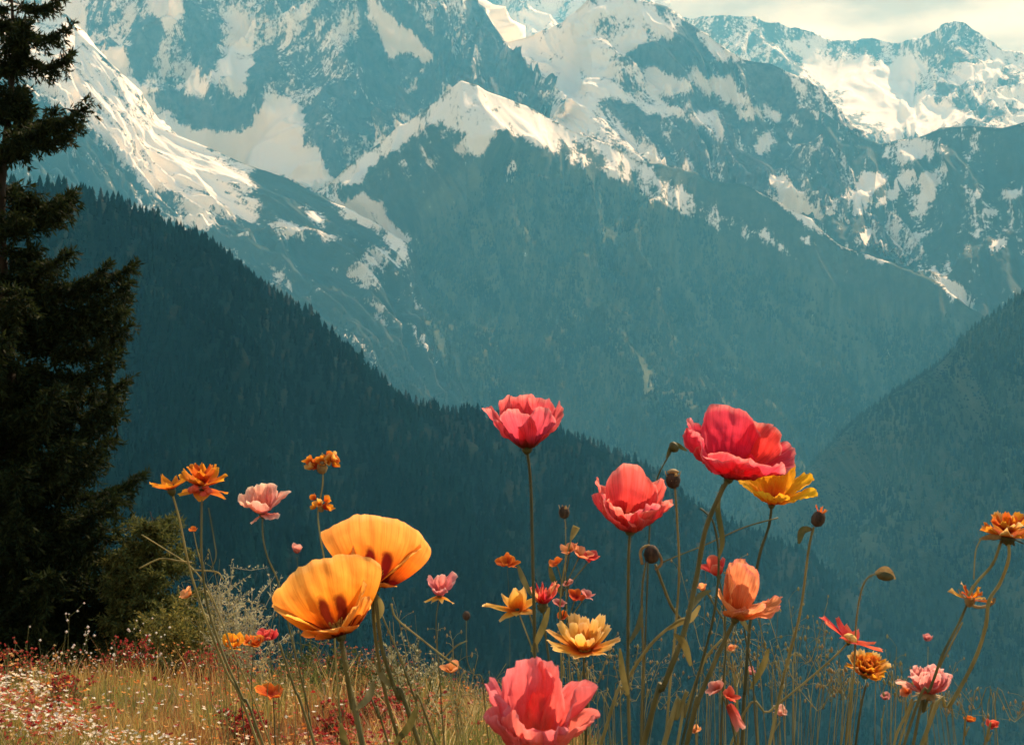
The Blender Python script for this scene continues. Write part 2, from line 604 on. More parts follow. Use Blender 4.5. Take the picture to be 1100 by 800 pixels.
# --- great rock face
face_snow = [
    ([(88, -20), (92, 45), (105, 58), (118, 46), (134, 46), (140, 60), (139, 84), (155, 106), (160, 104), (172, 120), (186, 134), (215, 142), (240, 146), (256, 144),
      (272, 124), (300, 110), (310, 116), (322, 120), (326, 155), (346, 158), (358, 190), (345, 207), (300, 190), (240, 172), (180, 150), (120, 90), (60, 30), (50, -20)], 0.95),
    ([(120, -20), (142, -20), (142, 30), (122, 44), (104, 46), (92, 34), (92, -20)], 0.5),
    ([(166, -10), (190, -10), (190, 14), (176, 30), (166, 16)], 0.88),
    ([(228, 40), (250, 18), (285, 14), (300, 34), (290, 60), (276, 84), (268, 110), (250, 104), (238, 78)], 0.74),
    ([(186, 70), (205, 62), (222, 92), (212, 112), (196, 100)], 0.72),
    ([(140, 30), (165, 20), (176, 36), (160, 70), (152, 86), (142, 76)], 0.15),
    ([(200, 40), (228, 30), (236, 70), (222, 90), (206, 64)], 0.2),
    ([(168, 104), (186, 96), (230, 112), (262, 100), (274, 60), (300, 44), (292, 90), (262, 138), (238, 142), (196, 132)], 0.2),
    ([(372, 50), (396, 22), (412, 48), (406, 70), (386, 66)], 0.1),
    ([(330, 115), (420, 60), (470, 62), (488, 80), (466, 112), (420, 118), (380, 150), (358, 186), (346, 158), (328, 154)], 0.26),
    ([(300, 20), (340, 0), (392, -10), (396, 20), (372, 52), (330, 80), (300, 96)], 0.5),
    ([(392, -4), (418, 18), (440, 36), (458, 48), (474, 54), (470, 60), (440, 56), (416, 52), (404, 30)], 0.95),
    ([(420, -10), (445, 16), (472, 45), (520, 96), (500, 92), (474, 62), (446, 38), (418, 10)], 0.1),
    ([(440, 0), (468, -8), (480, 10), (545, 90), (530, 88), (490, 40), (460, 24)], 0.42),
    ([(490, -20), (512, -6), (548, 50), (575, 85), (584, 134), (560, 120), (520, 66)], 0.08),
    ([(540, 36), (552, 42), (550, 48), (542, 44)], 0.95),
]
ridge('rock_face_hill',
      [(-260, -40, 10300), (-60, -70, 10200), (100, -110, 10200), (250, -130, 10000), (400, -90, 9700), (480, -40, 9400), (512, 0, 9200), (530, 26, 9050), (547, 50, 8900), (562, 70, 8750), (573, 86, 8600), (579, 108, 8400), (583, 132, 8200)],
      [(-260, 170, 8700), (-60, 160, 8700), (80, 150, 8600), (180, 190, 8300), (340, 232, 8000), (400, 215, 7900), (440, 190, 7800), (470, 172, 7750), (495, 165, 7700), (520, 160, 7700), (545, 155, 7750), (565, 150, 7850), (590, 152, 7950)],
      520, 300, 380, 950, m_face, base_snow=0.47, snow=face_snow, seed=1.7, prof=0.8, crest_env=0.15, aniso=2.0, shear=0.6, back=(900, 2600, -1200), soft=4, gain=0.56, calm=[([(300, 110), (330, 120), (346, 158), (358, 190), (340, 225), (250, 180), (260, 140)], 0.35, 12)])

# --- snowy mountain right of the saddle
right_snow = [
    ([(540, 40), (562, 38), (605, 26), (632, -2), (668, -2), (700, 8), (735, 28), (722, 40), (692, 46), (676, 60), (660, 68), (690, 74), (740, 82), (780, 78),
      (800, 100), (806, 108), (790, 120), (772, 106), (745, 94), (718, 104), (700, 106), (745, 132), (730, 133), (690, 122), (650, 108), (640, 116), (672, 140), (716, 172),
      (760, 204), (740, 206), (690, 168), (640, 142), (600, 150), (570, 120), (560, 80)], 0.76),
    ([(664, 62), (690, 48), (724, 40), (736, 28), (760, 46), (790, 66), (800, 74), (780, 76), (735, 74), (700, 72)], 0.12),
    ([(752, 38), (768, 46), (790, 60), (800, 68), (786, 66), (762, 52)], 0.85),
    ([(636, 32), (650, 20), (690, 14), (686, 30), (660, 50), (640, 48)], 0.48),
    ([(646, 84), (664, 76), (688, 80), (686, 88), (700, 92), (690, 102), (668, 100), (652, 92)], 0.42),
    ([(644, 108), (680, 118), (712, 132), (742, 134), (770, 150), (760, 170), (720, 162), (690, 146), (660, 128)], 0.26),
    ([(716, 104), (745, 96), (775, 110), (800, 130), (810, 150), (780, 168), (770, 140), (744, 130)], 0.3),
    ([(750, 122), (764, 118), (772, 134), (768, 142), (752, 132)], 0.9),
    ([(770, 116), (812, 110), (850, 140), (860, 190), (830, 205), (790, 180), (776, 150)], 0.22),
    ([(806, 62), (830, 66), (856, 100), (900, 150), (905, 200), (870, 190), (846, 150), (820, 110)], 0.28),
    ([(790, 118), (812, 112), (836, 126), (830, 132), (800, 124)], 0.75),
    ([(810, 154), (826, 146), (830, 154), (816, 160)], 0.85), ([(850, 120), (862, 126), (860, 134), (850, 128)], 0.8),
    ([(878, 122), (884, 120), (882, 130)], 0.8),
    ([(824, 196), (838, 188), (858, 210), (880, 224), (898, 234), (920, 250), (905, 252), (880, 240), (850, 222)], 0.75),
]
ridge('snow_mountain_hill',
      [(500, 60, 9600), (540, 46, 9500), (575, 36, 9400), (605, 26, 9200), (622, 8, 9000), (634, -4, 8900), (655, -8, 8900), (690, 2, 8850), (715, 10, 8800), (738, 24, 8700), (770, 44, 8500), (798, 64, 8300),
       (830, 68, 8300), (858, 84, 8200), (882, 94, 8200), (900, 116, 8000), (925, 142, 7800), (948, 160, 7600), (975, 190, 7400)],
      [(500, 150, 7900), (560, 150, 7700), (585, 160, 7600), (610, 175, 7500), (640, 190, 7400), (660, 200, 7300), (680, 206, 7200), (710, 214, 7150), (740, 220, 7100), (770, 226, 7000), (800, 236, 6950),
       (830, 246, 6900), (860, 262, 6800), (880, 268, 6800), (900, 276, 6800), (925, 282, 6750), (945, 286, 6700), (965, 290, 6700), (985, 294, 6700)],
      520, 240, 200, 620, m_far, base_snow=0.44, snow=right_snow, seed=5.9, shear=-0.5, prof=0.8, crest_env=0.2, back=(600, 2200, -1500), soft=4, aniso=1.8, gain=0.53,
      calm=[([(530, 50), (610, 36), (650, 60), (660, 100), (680, 150), (600, 150), (560, 110)], 0.3, 16), ([(650, 105), (720, 100), (800, 110), (790, 130), (680, 125)], 0.5, 12)])

# --- slope beneath the bowl and the valley side at the far right
bowl_snow = [
    ([(952, 156), (975, 150), (1004, 152), (1010, 170), (985, 172), (966, 178), (950, 170)], 0.66),
    ([(924, 186), (948, 184), (936, 222), (918, 232), (916, 214)], 0.92),
    ([(966, 186), (982, 184), (962, 214), (946, 232), (946, 222)], 0.85),
    ([(984, 184), (1012, 184), (1002, 206), (986, 238), (980, 230), (990, 204)], 0.74),
    ([(1076, 206), (1098, 203), (1098, 211), (1080, 213)], 0.95), ([(1054, 229), (1066, 227), (1066, 233)], 0.95),
    ([(1068, 268), (1084, 254), (1082, 262), (1072, 270)], 0.9), ([(1044, 252), (1052, 250), (1050, 258)], 0.9),
    ([(1040, 206), (1056, 190), (1054, 200), (1044, 212)], 0.62), ([(1022, 150), (1034, 140), (1030, 152)], 0.75),
    ([(940, 240), (960, 258), (990, 250), (1000, 244), (996, 252), (974, 264), (976, 282), (950, 276), (920, 260)], 0.8),
    ([(1000, 294), (1028, 300), (1038, 312), (1036, 324), (1016, 316)], 0.85),
]
ridge('valley_side_hill',
      [(880, 118, 7900), (915, 142, 7700), (945, 156, 7600), (975, 150, 7500), (1000, 142, 7400), (1040, 132, 7200), (1075, 134, 7000), (1100, 128, 6900), (1180, 100, 6600), (1320, 50, 6200)],
      [(850, 270, 6900), (890, 282, 6700), (930, 296, 6500), (965, 308, 6300), (1000, 326, 6100), (1030, 344, 5900), (1060, 366, 5700), (1100, 396, 5500), (1180, 450, 5200), (1320, 520, 5000)],
      300, 200, 130, 520, m_alp, base_snow=0.24, snow=bowl_snow, base_turf=0.6, seed=2.2, prof=0.8, aniso=3.0, back=(1200, 2200, -900), soft=3)

# --- the left snow ridge that runs down to the gully
left_snow = [
    ([(-120, -60), (45, 12), (70, 8), (84, 34), (100, 46), (128, 70), (148, 104), (172, 134), (240, 162), (278, 178), (266, 196), (288, 218), (272, 238), (245, 236),
      (215, 250), (192, 228), (150, 196), (118, 160), (78, 124), (30, 96), (-120, 40)], 0.72),
    ([(56, 40), (66, 36), (80, 46), (98, 52), (82, 64), (74, 66), (58, 56)], 0.7),
    ([(296, 240), (312, 236), (340, 260), (332, 268), (300, 260)], 0.7), ([(332, 230), (350, 234), (364, 256), (346, 260)], 0.68),
    ([(392, 266), (412, 262), (428, 260), (412, 290), (402, 306), (372, 300), (392, 288)], 0.7),
    ([(288, 288), (304, 288), (314, 306), (294, 304)], 0.66), ([(436, 344), (456, 356), (458, 370), (440, 356)], 0.7),
    ([(150, 214), (176, 226), (222, 258), (240, 280), (222, 272), (180, 248), (140, 222)], 0.66),
    ([(345, 206), (375, 220), (402, 238), (437, 256), (442, 264), (434, 284), (428, 298), (424, 286), (430, 266), (400, 244), (370, 232)], 0.85),
]
ridge('snow_ridge_hill',
      [(-260, -60, 8600), (-60, -10, 8300), (20, 4, 8200), (50, 14, 8100), (70, 14, 8000), (84, 36, 7900), (100, 50, 7700), (128, 76, 7500), (146, 110, 7350), (166, 134, 7250), (200, 150, 7150), (240, 166, 7050), (275, 179, 6950),
       (310, 191, 6850), (345, 212, 6700), (400, 238, 6500), (437, 262, 6300), (446, 290, 6200), (470, 350, 6000), (520, 410, 5700), (560, 450, 5500), (620, 520, 5300)],
      [(-260, 380, 5000), (-60, 370, 5000), (10, 370, 5000), (40, 380, 5000), (70, 390, 5000), (100, 400, 4950), (130, 410, 4900), (160, 420, 4900), (190, 430, 4900), (215, 445, 4850), (240, 460, 4800), (270, 475, 4800), (300, 490, 4800),
       (330, 500, 4750), (360, 510, 4700), (400, 520, 4700), (440, 530, 4650), (470, 545, 4600), (510, 560, 4600), (560, 580, 4500), (600, 600, 4500), (640, 640, 4500)],
      520, 260, 95, 620, m_left, base_snow=0.16, snow=left_snow, base_turf=0.7, seed=6.6, prof=0.9, aniso=0.5, back=(900, 1300, -1100), soft=5, calm=[([(-60, 0), (80, 30), (170, 134), (275, 180), (270, 220), (200, 210), (120, 150), (40, 80)], 0.45, 20)],
      turf=[([(-100, -50), (60, 0), (160, 130), (275, 180), (250, 240), (160, 200), (60, 110), (-100, 60)], 0.15)])

# --- the wooded middle ridge
mid_snow = [
    ([(338, 206), (372, 178), (400, 155), (440, 126), (470, 106), (496, 82), (520, 94), (560, 110), (585, 122), (622, 140), (662, 158), (702, 178), (748, 214), (742, 224),
      (700, 208), (660, 192), (610, 170), (572, 158), (550, 148), (532, 140), (524, 152), (508, 166), (490, 160), (498, 146), (480, 124), (462, 132), (440, 152), (410, 176), (384, 196), (356, 206)], 0.74),
    ([(440, 152), (470, 128), (490, 140), (470, 176), (450, 190), (430, 196), (410, 200), (420, 176)], 0.36),
    ([(545, 186), (556, 176), (558, 184), (548, 195)], 0.95),
    ([(790, 186), (832, 206), (868, 228), (908, 258), (962, 272), (978, 280), (948, 280), (900, 264), (856, 234)], 0.88),
    ([(700, 192), (742, 206), (790, 236), (850, 272), (838, 274), (780, 246), (735, 224), (700, 206)], 0.56),
    ([(998, 292), (1030, 299), (1038, 320), (1016, 314)], 0.8), ([(858, 252), (866, 252), (866, 259), (859, 259)], 0.9),
    ([(345, 206), (372, 214), (396, 204), (398, 212), (414, 216), (416, 238), (437, 252), (446, 262), (434, 270), (400, 246), (370, 230)], 0.84),
    ([(600, 150), (640, 160), (700, 190), (760, 226), (820, 262), (800, 262), (740, 230), (690, 208), (640, 186), (600, 168)], 0.5),
]
mid_turf = [
    ([(430, 250), (480, 190), (520, 166), (545, 152), (580, 166), (640, 186), (700, 208), (742, 226), (800, 266), (880, 300), (960, 326), (1040, 345), (1150, 380),
      (1150, 900), (400, 900), (380, 400)], 1.0),
]
mid = ridge('wooded_hill',
            [(325, 214, 7500), (345, 205, 7400), (372, 178, 7300), (400, 158, 7200), (440, 130, 7050), (470, 110, 6900), (495, 87, 6800), (520, 98, 6800), (560, 114, 6900), (585, 126, 6950), (620, 142, 6950), (660, 160, 6900), (700, 176, 6900),
             (740, 186, 6850), (797, 194, 6800), (830, 211, 6700), (865, 232, 6550), (905, 262, 6400), (950, 281, 6200), (1000, 302, 6000), (1035, 326, 5800), (1080, 352, 5600), (1150, 400, 5400)],
            [(380, 380, 5900), (400, 400, 5800), (430, 430, 5700), (460, 450, 5600), (490, 480, 5400), (520, 520, 5200), (550, 560, 5000), (580, 600, 4800), (610, 640, 4700), (640, 670, 4600), (680, 700, 4500), (720, 730, 4400), (760, 760, 4400),
             (800, 780, 4400), (840, 790, 4400), (880, 800, 4400), (920, 810, 4400), (960, 820, 4400), (1000, 820, 4400), (1040, 820, 4400), (1080, 820, 4400), (1120, 820, 4400), (1180, 820, 4400)],
            560, 320, 200, 700, m_forest, base_snow=0.12, snow=mid_snow, base_turf=0.3, turf=mid_turf, seed=9.4, prof=0.92, aniso=2.8, back=(600, 1400, -900), soft=4)

# --- darker wooded ridge entering from the right
ridge('spur_hill',
      [(800, 560, 4700), (850, 516, 4600), (875, 490, 4500), (900, 464, 4400), (950, 428, 4200), (1000, 392, 4000), (1050, 350, 3850), (1100, 314, 3700), (1200, 250, 3500), (1360, 170, 3300)],
      [(760, 720, 4200), (800, 740, 4100), (840, 760, 3900), (880, 780, 3700), (920, 800, 3500), (960, 820, 3300), (1020, 850, 3100), (1100, 880, 2900), (1220, 900, 2700), (1400, 900, 2500)],
      300, 220, 190, 520, m_forest, base_snow=0.0, base_turf=1.0, seed=4.4, prof=0.95, aniso=2.8, crest_env=0.15, back=(900, 800, -800))

# --- near wooded ridge falling from left to right
near = ridge('near_hill',
             [(-320, 130, 1350), (-120, 172, 1450), (0, 196, 1520), (80, 212, 1600), (150, 232, 1680), (230, 272, 1760), (290, 322, 1820), (330, 342, 1860), (370, 382, 1900), (400, 404, 1940), (430, 428, 1990),
              (470, 440, 2060), (520, 450, 2160), (560, 458, 2240), (620, 472, 2400), (660, 487, 2520), (700, 506, 2650), (760, 550, 2850), (830, 580, 3100), (870, 596, 3250), (930, 644, 3500), (1000, 704, 3700), (1100, 790, 3900)],
             [(-320, 1000, 620), (-120, 1000, 640), (0, 1000, 660), (80, 1000, 700), (150, 1000, 740), (220, 1000, 780), (280, 1000, 820), (330, 1000, 860), (380, 1000, 900), (430, 1000, 950), (480, 1000, 1000),
              (530, 1000, 1060), (580, 1000, 1120), (630, 1000, 1200), (690, 1000, 1300), (740, 1000, 1400), (800, 1000, 1550), (860, 1000, 1700), (920, 1000, 1900), (980, 1000, 2100), (1040, 1000, 2350), (1100, 1000, 2600), (1200, 1000, 2900)],
             420, 220, 90, 330, m_near, base_snow=0.0, base_turf=1.0, seed=7.7, prof=1.0, aniso=2.6, crest_env=0.12, back=(200, 500, -380))

# --- valley floor far below, out to the ends of the scene
m_floor = mountain_mat('valley_turf', (0.03, 0.042, 0.025), (0.06, 0.075, 0.04), (0.025, 0.04, 0.02), (0.06, 0.075, 0.035), (2, 2), 0.3)
gx, gy = np.meshgrid(np.linspace(-16000, 16000, 90), np.linspace(-3000, 20000, 80), indexing='ij')
gz = -1350 + 60 * fbm(gx / 1800, gy / 1800, 4)
V = np.stack([gx, gy, gz], axis=2).reshape(-1, 3)
i, j = np.meshgrid(np.arange(89), np.arange(79), indexing='ij')
a = (i * 80 + j).ravel()
o = np_mesh('valley_floor', V, np.stack([a, a + 80, a + 81, a + 1], 1), np.full(len(a), 4), m_floor,
            {'snow': np.zeros(len(V)), 'turf': np.ones(len(V))}, np.stack([gx.ravel() / 1000, gy.ravel() / 1000], 1), smooth=True)
tag(o, kind='structure')

# ================================================================== FORESTS
m_conifer = attr_mat('conifer_needles', trans=0.08, rough=0.9, spec=0.0)


def cone_template(tiers, sides, jag=0.0, seed=0):
    """unit conifer: height 1, stacked skirts of foliage"""
    r_ = np.random.default_rng(seed)
    V, Fc = [], []
    for k in range(tiers):
        z0 = 0.06 + 0.86 * k / tiers
        z1 = min(1.0, z0 + 1.5 * 0.94 / tiers)
        rad = 0.2 * (1 - k / tiers) ** 0.85 + 0.02
        b = len(V)
        for q in range(sides):
            an = 2 * math.pi * q / sides + k * 0.5
            rr = rad * (1 + jag * (r_.random() - 0.5))
            V.append((rr * math.cos(an), rr * math.sin(an), z0 + jag * 0.03 * (r_.random() - 0.5)))
        V.append((0, 0, z1))
        for q in range(sides):
            Fc.append((b + q, b + (q + 1) % sides, b + sides))
    return np.array(V), np.array(Fc)


def scatter_forest(name, key, count, hmin, hmax, tiers, sides, keep, tints, label, group=None):
    Pm, nb, T = RIDGES[key]
    G = Pm[:, nb - 6:, :]
    ns, ntt, _ = G.shape
    e1 = G[1:, :-1] - G[:-1, :-1]
    e2 = G[:-1, 1:] - G[:-1, :-1]
    ar = np.linalg.norm(np.cross(e1, e2), axis=2)
    cen = (G[:-1, :-1] + G[1:, 1:]) / 2
    cx, cy = bearing(cen.reshape(-1, 3))
    w = ar.ravel() * keep(cx, cy, cen.reshape(-1, 3)) / np.maximum(cen[:, :, 1].ravel(), 500) ** 1.5
    w /= w.sum()
    idx = rng.choice(len(w), size=count, p=w)
    ii, jj = idx // (ntt - 1), idx % (ntt - 1)
    a, b = rng.random(count)[:, None], rng.random(count)[:, None]
    P = (G[ii, jj] * (1 - a) * (1 - b) + G[ii + 1, jj] * a * (1 - b) + G[ii, jj + 1] * (1 - a) * b + G[ii + 1, jj + 1] * a * b)
    Vt, Ft = cone_template(tiers, sides, 0.5, 3)
    h = (hmin + (hmax - hmin) * rng.random(count) ** 1.3)[:, None, None]
    wid = (0.85 + 0.5 * rng.random(count))[:, None]
    an = rng.random(count) * 6.28
    ca, sa = np.cos(an)[:, None], np.sin(an)[:, None]
    X = (Vt[None, :, 0] * ca - Vt[None, :, 1] * sa) * wid
    Yv = (Vt[None, :, 0] * sa + Vt[None, :, 1] * ca) * wid
    Z = np.repeat(Vt[None, :, 2], count, 0)
    V = np.stack([X, Yv, Z], 2) * h + P[:, None, :]
    V[:, :, 2] -= 0.8
    Fi = (Ft[None] + (np.arange(count) * len(Vt))[:, None, None]).reshape(-1, 3)
    tn = np.array(tints)
    k = rng.random(count)[:, None]
    c = tn[0][None] * (1 - k) + tn[1][None] * k
    c *= (0.85 + 0.3 * rng.random(count))[:, None]
    c *= np.clip(1.0 + 0.9 * fbm((P[:, 0] + 0.4 * P[:, 1]) / 130, P[:, 2] / 260, 3), 0.45, 2.0)[:, None]
    cc = np.repeat(c[:, None, :], len(Vt), 1).reshape(-1, 3)
    o = np_mesh(name, V.reshape(-1, 3), Fi, np.full(len(Fi), 3), m_conifer, {'tint': cc})
    return tag(o, label, 'forest', group, 'stuff')


scatter_forest('conifer_forest', 'near_hill', 34000, 13, 24, 3, 6, lambda x, y, P: ((x > -300) & (x < 1150) & (y < 900)).astype(float),
               ((0.0015, 0.008, 0.009), (0.003, 0.013, 0.012)), 'dark conifer forest covering the nearest ridge behind the flowers')  # tints near black, with the wood's self-shadowing built in
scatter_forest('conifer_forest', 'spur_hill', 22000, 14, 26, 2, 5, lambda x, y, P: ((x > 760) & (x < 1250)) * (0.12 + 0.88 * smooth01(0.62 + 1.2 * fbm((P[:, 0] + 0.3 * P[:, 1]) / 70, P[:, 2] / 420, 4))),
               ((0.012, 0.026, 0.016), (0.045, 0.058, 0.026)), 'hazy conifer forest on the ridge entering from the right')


def mid_keep(x, y, P):
    tree_line = np.interp(x, [380, 430, 480, 520, 545, 580, 640, 700, 742, 800, 880, 960, 1040, 1150], [420, 290, 215, 185, 154, 168, 188, 210, 228, 268, 302, 328, 347, 382])
    g = fbm(P[:, 0] / 420, P[:, 1] / 420, 4)
    st = fbm((P[:, 0] + 0.5 * P[:, 1]) / 90, P[:, 2] / 700, 4)
    return np.clip((y - tree_line + 16 * g) / 26, 0, 1) * (0.12 + 0.88 * smooth01(0.62 + 1.1 * st + 0.4 * g))


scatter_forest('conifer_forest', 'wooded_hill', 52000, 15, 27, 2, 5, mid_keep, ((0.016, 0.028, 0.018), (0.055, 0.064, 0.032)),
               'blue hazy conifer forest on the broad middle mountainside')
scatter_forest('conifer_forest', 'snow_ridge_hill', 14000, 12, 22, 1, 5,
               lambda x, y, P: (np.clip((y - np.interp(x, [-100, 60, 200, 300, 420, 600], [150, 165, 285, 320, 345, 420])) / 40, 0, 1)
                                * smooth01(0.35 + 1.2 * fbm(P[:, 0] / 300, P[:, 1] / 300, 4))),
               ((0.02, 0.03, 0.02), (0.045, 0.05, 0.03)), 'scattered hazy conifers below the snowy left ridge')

# --- trees one can tell apart along the crest of the near ridge
Vt, Ft = cone_template(7, 9, 0.75, 5)
crest_me = bpy.data.meshes.new('conifer_tree')
crest_me.from_pydata([tuple(v) for v in Vt], [], [tuple(f) for f in Ft])
m_crest = plain_mat('crest_needles', (0.002, 0.010, 0.010), (0.006, 0.018, 0.014), 3, 0.1, 0.8)  # same shade carried in the colour of the crest trees
crest_me.materials.append(m_crest)
Pm, nb, T = RIDGES['near_hill']
line = Pm[:, nb, :]
lx, ly = bearing(line)
x = 66.0
LAB = 'dark conifer standing out along the crest of the nearest wooded ridge'
while x < 720:
    k = int(np.argmin(np.abs(lx - x)))
    p = line[k]
    o = bpy.data.objects.new('conifer_tree', crest_me)
    COL.objects.link(o)
    h = random.uniform(12, 19) * (1.0 if x < 330 else 0.9) * (1.25 if random.random() < 0.15 else 1)
    o.location = (p[0], p[1] + random.uniform(-8, 8), p[2] - 1.2)
    o.scale = (h * random.uniform(0.95, 1.35), h * random.uniform(0.95, 1.35), h)
    o.rotation_euler = (random.uniform(-.03, .03), random.uniform(-.03, .03), random.uniform(0, 6.28))
    tag(o, LAB, 'tree', 'conifers along the crest of the nearest ridge')
    x += random.uniform(3.5, 8) * (1.0 if x < 430 else 0.85)

# ================================================================== HAZE
hm, hnt, hout = new_mat('haze_air')
pv = hnt.nodes.new('ShaderNodeVolumePrincipled')
pv.inputs['Color'].default_value = (0.11, 0.485, 0.79, 1)
pv.inputs['Absorption Color'].default_value = (1, 1, 1, 1)
pv.inputs['Density'].default_value = 6.6e-5
pv.inputs['Anisotropy'].default_value = 0.1
hnt.links.new(pv.outputs[0], hout.inputs['Volume'])
x0, x1, y0, y1, z0, z1 = -16500, 16500, -3500, 20500, -1500, 4300
hv = [(x, y, z) for x in (x0, x1) for y in (y0, y1) for z in (z0, z1)]
hf = [(0, 1, 3, 2), (4, 6, 7, 5), (0, 4, 5, 1), (2, 3, 7, 6), (0, 2, 6, 4), (1, 5, 7, 3)]
o = link_mesh('haze', hv, hf, hm, smooth=False)
tag(o, kind='stuff')
tag(o, 'thin blue haze filling the valley air', 'haze')

# ================================================================== MEADOW
def softplus(x):
    return np.logaddexp(0, x)


def ground_z(x, y):
    x = np.asarray(x, dtype=float)
    y = np.asarray(y, dtype=float)
    yy = np.clip(y, -30, 400)
    z = -0.75 - 0.1 * yy
    xl = 0.27 - 0.085 * (np.clip(y, 0, 30) - 5.7)
    d = x - xl
    z = z - 0.6 * softplus(d / 0.6) * 0.58
    e = y - 14.0 + 0.5 * np.sin(x * 0.7)
    z = z - 1.3 * softplus(e / 1.3) * 0.55
    near_ = np.exp(-(x ** 2 + y ** 2) / 9.0)
    z = z + (0.16 * fbm(x / 1.7 + 3, y / 2.0, 3) + 0.03 * fbm(x / 0.5, y / 0.5 + 7, 2)) * (1 - 0.8 * near_)
    return z


def gz1(x, y):
    return float(ground_z(np.array([x]), np.array([y]))[0])


ax = np.sinh(np.linspace(-6.2, 6.2, 260)) * 0.8
ay = np.sinh(np.linspace(-4.2, 6.4, 280)) * 0.9 + 6
gx, gy = np.meshgrid(ax, ay, indexing='ij')
gz = ground_z(gx, gy)
V = np.stack([gx, gy, gz], 2).reshape(-1, 3)
i, j = np.meshgrid(np.arange(259), np.arange(279), indexing='ij')
a = (i * 280 + j).ravel()
m_soil = plain_mat('meadow_soil', (0.05, 0.04, 0.015), (0.14, 0.10, 0.04), 9, 0, 0.9)
o = np_mesh('ground', V, np.stack([a, a + 280, a + 281, a + 1], 1), np.full(len(a), 4), m_soil, smooth=True)
tag(o, kind='structure')

m_blade = attr_mat('grass_blades', trans=0.45, rough=0.55, spec=0.3)


def meadow_points(n, pxlo, pxhi, ylo, yhi, power=1.0):
    """roots spread over the slope, denser close by"""
    px = rng.uniform(pxlo, pxhi, n)
    k = rng.random(n)
    Y = 1.0 / (1 / ylo ** power + k * (1 / yhi ** power - 1 / ylo ** power)) ** (1 / power)
    x = (px - 550) / F * Y
    return x, Y


def blades(name, x, y, hlo, hhi, wlo, whi, cols, label, lean=0.35):
    n = len(x)
    z = ground_z(x, y) - 0.01
    pat = np.clip(0.5 + 0.8 * fbm(x / 1.6 + 9, y / 2.6, 3), 0, 1)
    h = (hlo + (hhi - hlo) * rng.random(n) ** 1.8) * (0.75 + 0.5 * pat)
    w = rng.uniform(wlo, whi, n)
    an = rng.random(n) * 6.283
    dx, dy = np.cos(an), np.sin(an)
    la = rng.random(n) * 6.283
    ln = lean * h * (0.2 + rng.random(n))
    lx, ly = np.cos(la) * ln, np.sin(la) * ln
    P = np.zeros((n, 5, 3))
    b = np.stack([x, y, z], 1)
    side = np.stack([dx * w / 2, dy * w / 2, 0 * w], 1)
    mid_ = b + np.stack([lx * 0.35, ly * 0.35, h * 0.6], 1)
    tip = b + np.stack([lx, ly, h], 1)
    P[:, 0], P[:, 1] = b - side, b + side
    P[:, 2], P[:, 3] = mid_ + side * 0.75, mid_ - side * 0.75
    P[:, 4] = tip
    base = (np.arange(n) * 5)[:, None]
    quads = np.concatenate([base + np.array([[0, 1, 2, 3]])], 0)
    tris = base + np.array([[3, 2, 4]])
    fi = np.concatenate([quads.ravel(), tris.ravel()])
    sz = np.concatenate([np.full(n, 4), np.full(n, 3)])
    cols = np.array(cols)
    pick = np.clip((pat * len(cols) + rng.normal(0, 0.9, n)), 0, len(cols) - 1).astype(int)
    c = cols[pick] * rng.uniform(0.7, 1.25, n)[:, None]
    o = np_mesh(name, P.reshape(-1, 3), fi, sz, m_blade, {'tint': np.repeat(c, 5, axis=0)})
    tag(o, label, 'grass', None, 'stuff')
    return z + h


GC = [(0.30, 0.13, 0.05), (0.36, 0.22, 0.07), (0.42, 0.30, 0.11), (0.30, 0.25, 0.07), (0.20, 0.20, 0.05), (0.13, 0.15, 0.04), (0.38, 0.2, 0.08)]
x, y = meadow_points(105000, -260, 640, 3.6, 16.5, 0.8)
blades('meadow_grass', x, y, 0.07, 0.26, 0.003, 0.007, GC, 'dense golden and rusty meadow grass on the sunny slope')
xs = rng.uniform(-3.5, 3.5, 16000)
ys = rng.uniform(0.4, 4.5, 16000)
ok = np.hypot(xs, ys) > 0.5
blades('meadow_grass', xs[ok], ys[ok], 0.06, 0.2, 0.003, 0.006, GC[2:], 'short meadow grass around the flower stems close by')
# tussocks that stand above the turf
tx, ty = meadow_points(620, -240, 600, 4.4, 15.5, 0.7)
free_ = in_poly(tx, ty, [(-4.2, 5.2), (-0.9, 5.2), (-1.1, 8.0), (-2.4, 10.0), (-4.4, 9.6)], 0.4) < 0.7 * rng.random(len(tx)) + 0.1
tx, ty = tx[free_], ty[free_]
cnt_ = rng.integers(18, 46, len(tx))
tid = np.repeat(np.arange(len(tx)), cnt_)
sp_ = rng.uniform(0.03, 0.13, len(tx))[tid]
blades('meadow_grass', tx[tid] + rng.normal(0, 1, len(tid)) * sp_, ty[tid] + rng.normal(0, 1, len(tid)) * sp_, 0.16, 0.42, 0.003, 0.007,
       [(0.22, 0.07, 0.03), (0.36, 0.17, 0.06), (0.46, 0.32, 0.12), (0.5, 0.4, 0.2), (0.16, 0.17, 0.045), (0.09, 0.12, 0.03)], 'golden and rusty grass tussocks standing above the meadow turf', 0.6)
# steep side below the brow at the right
xs = rng.uniform(0.2, 7, 14000)
ys = rng.uniform(2.5, 13, 14000)
blades('meadow_grass', xs, ys, 0.08, 0.25, 0.004, 0.008, GC[3:], 'olive grass on the steep bank under the brow')


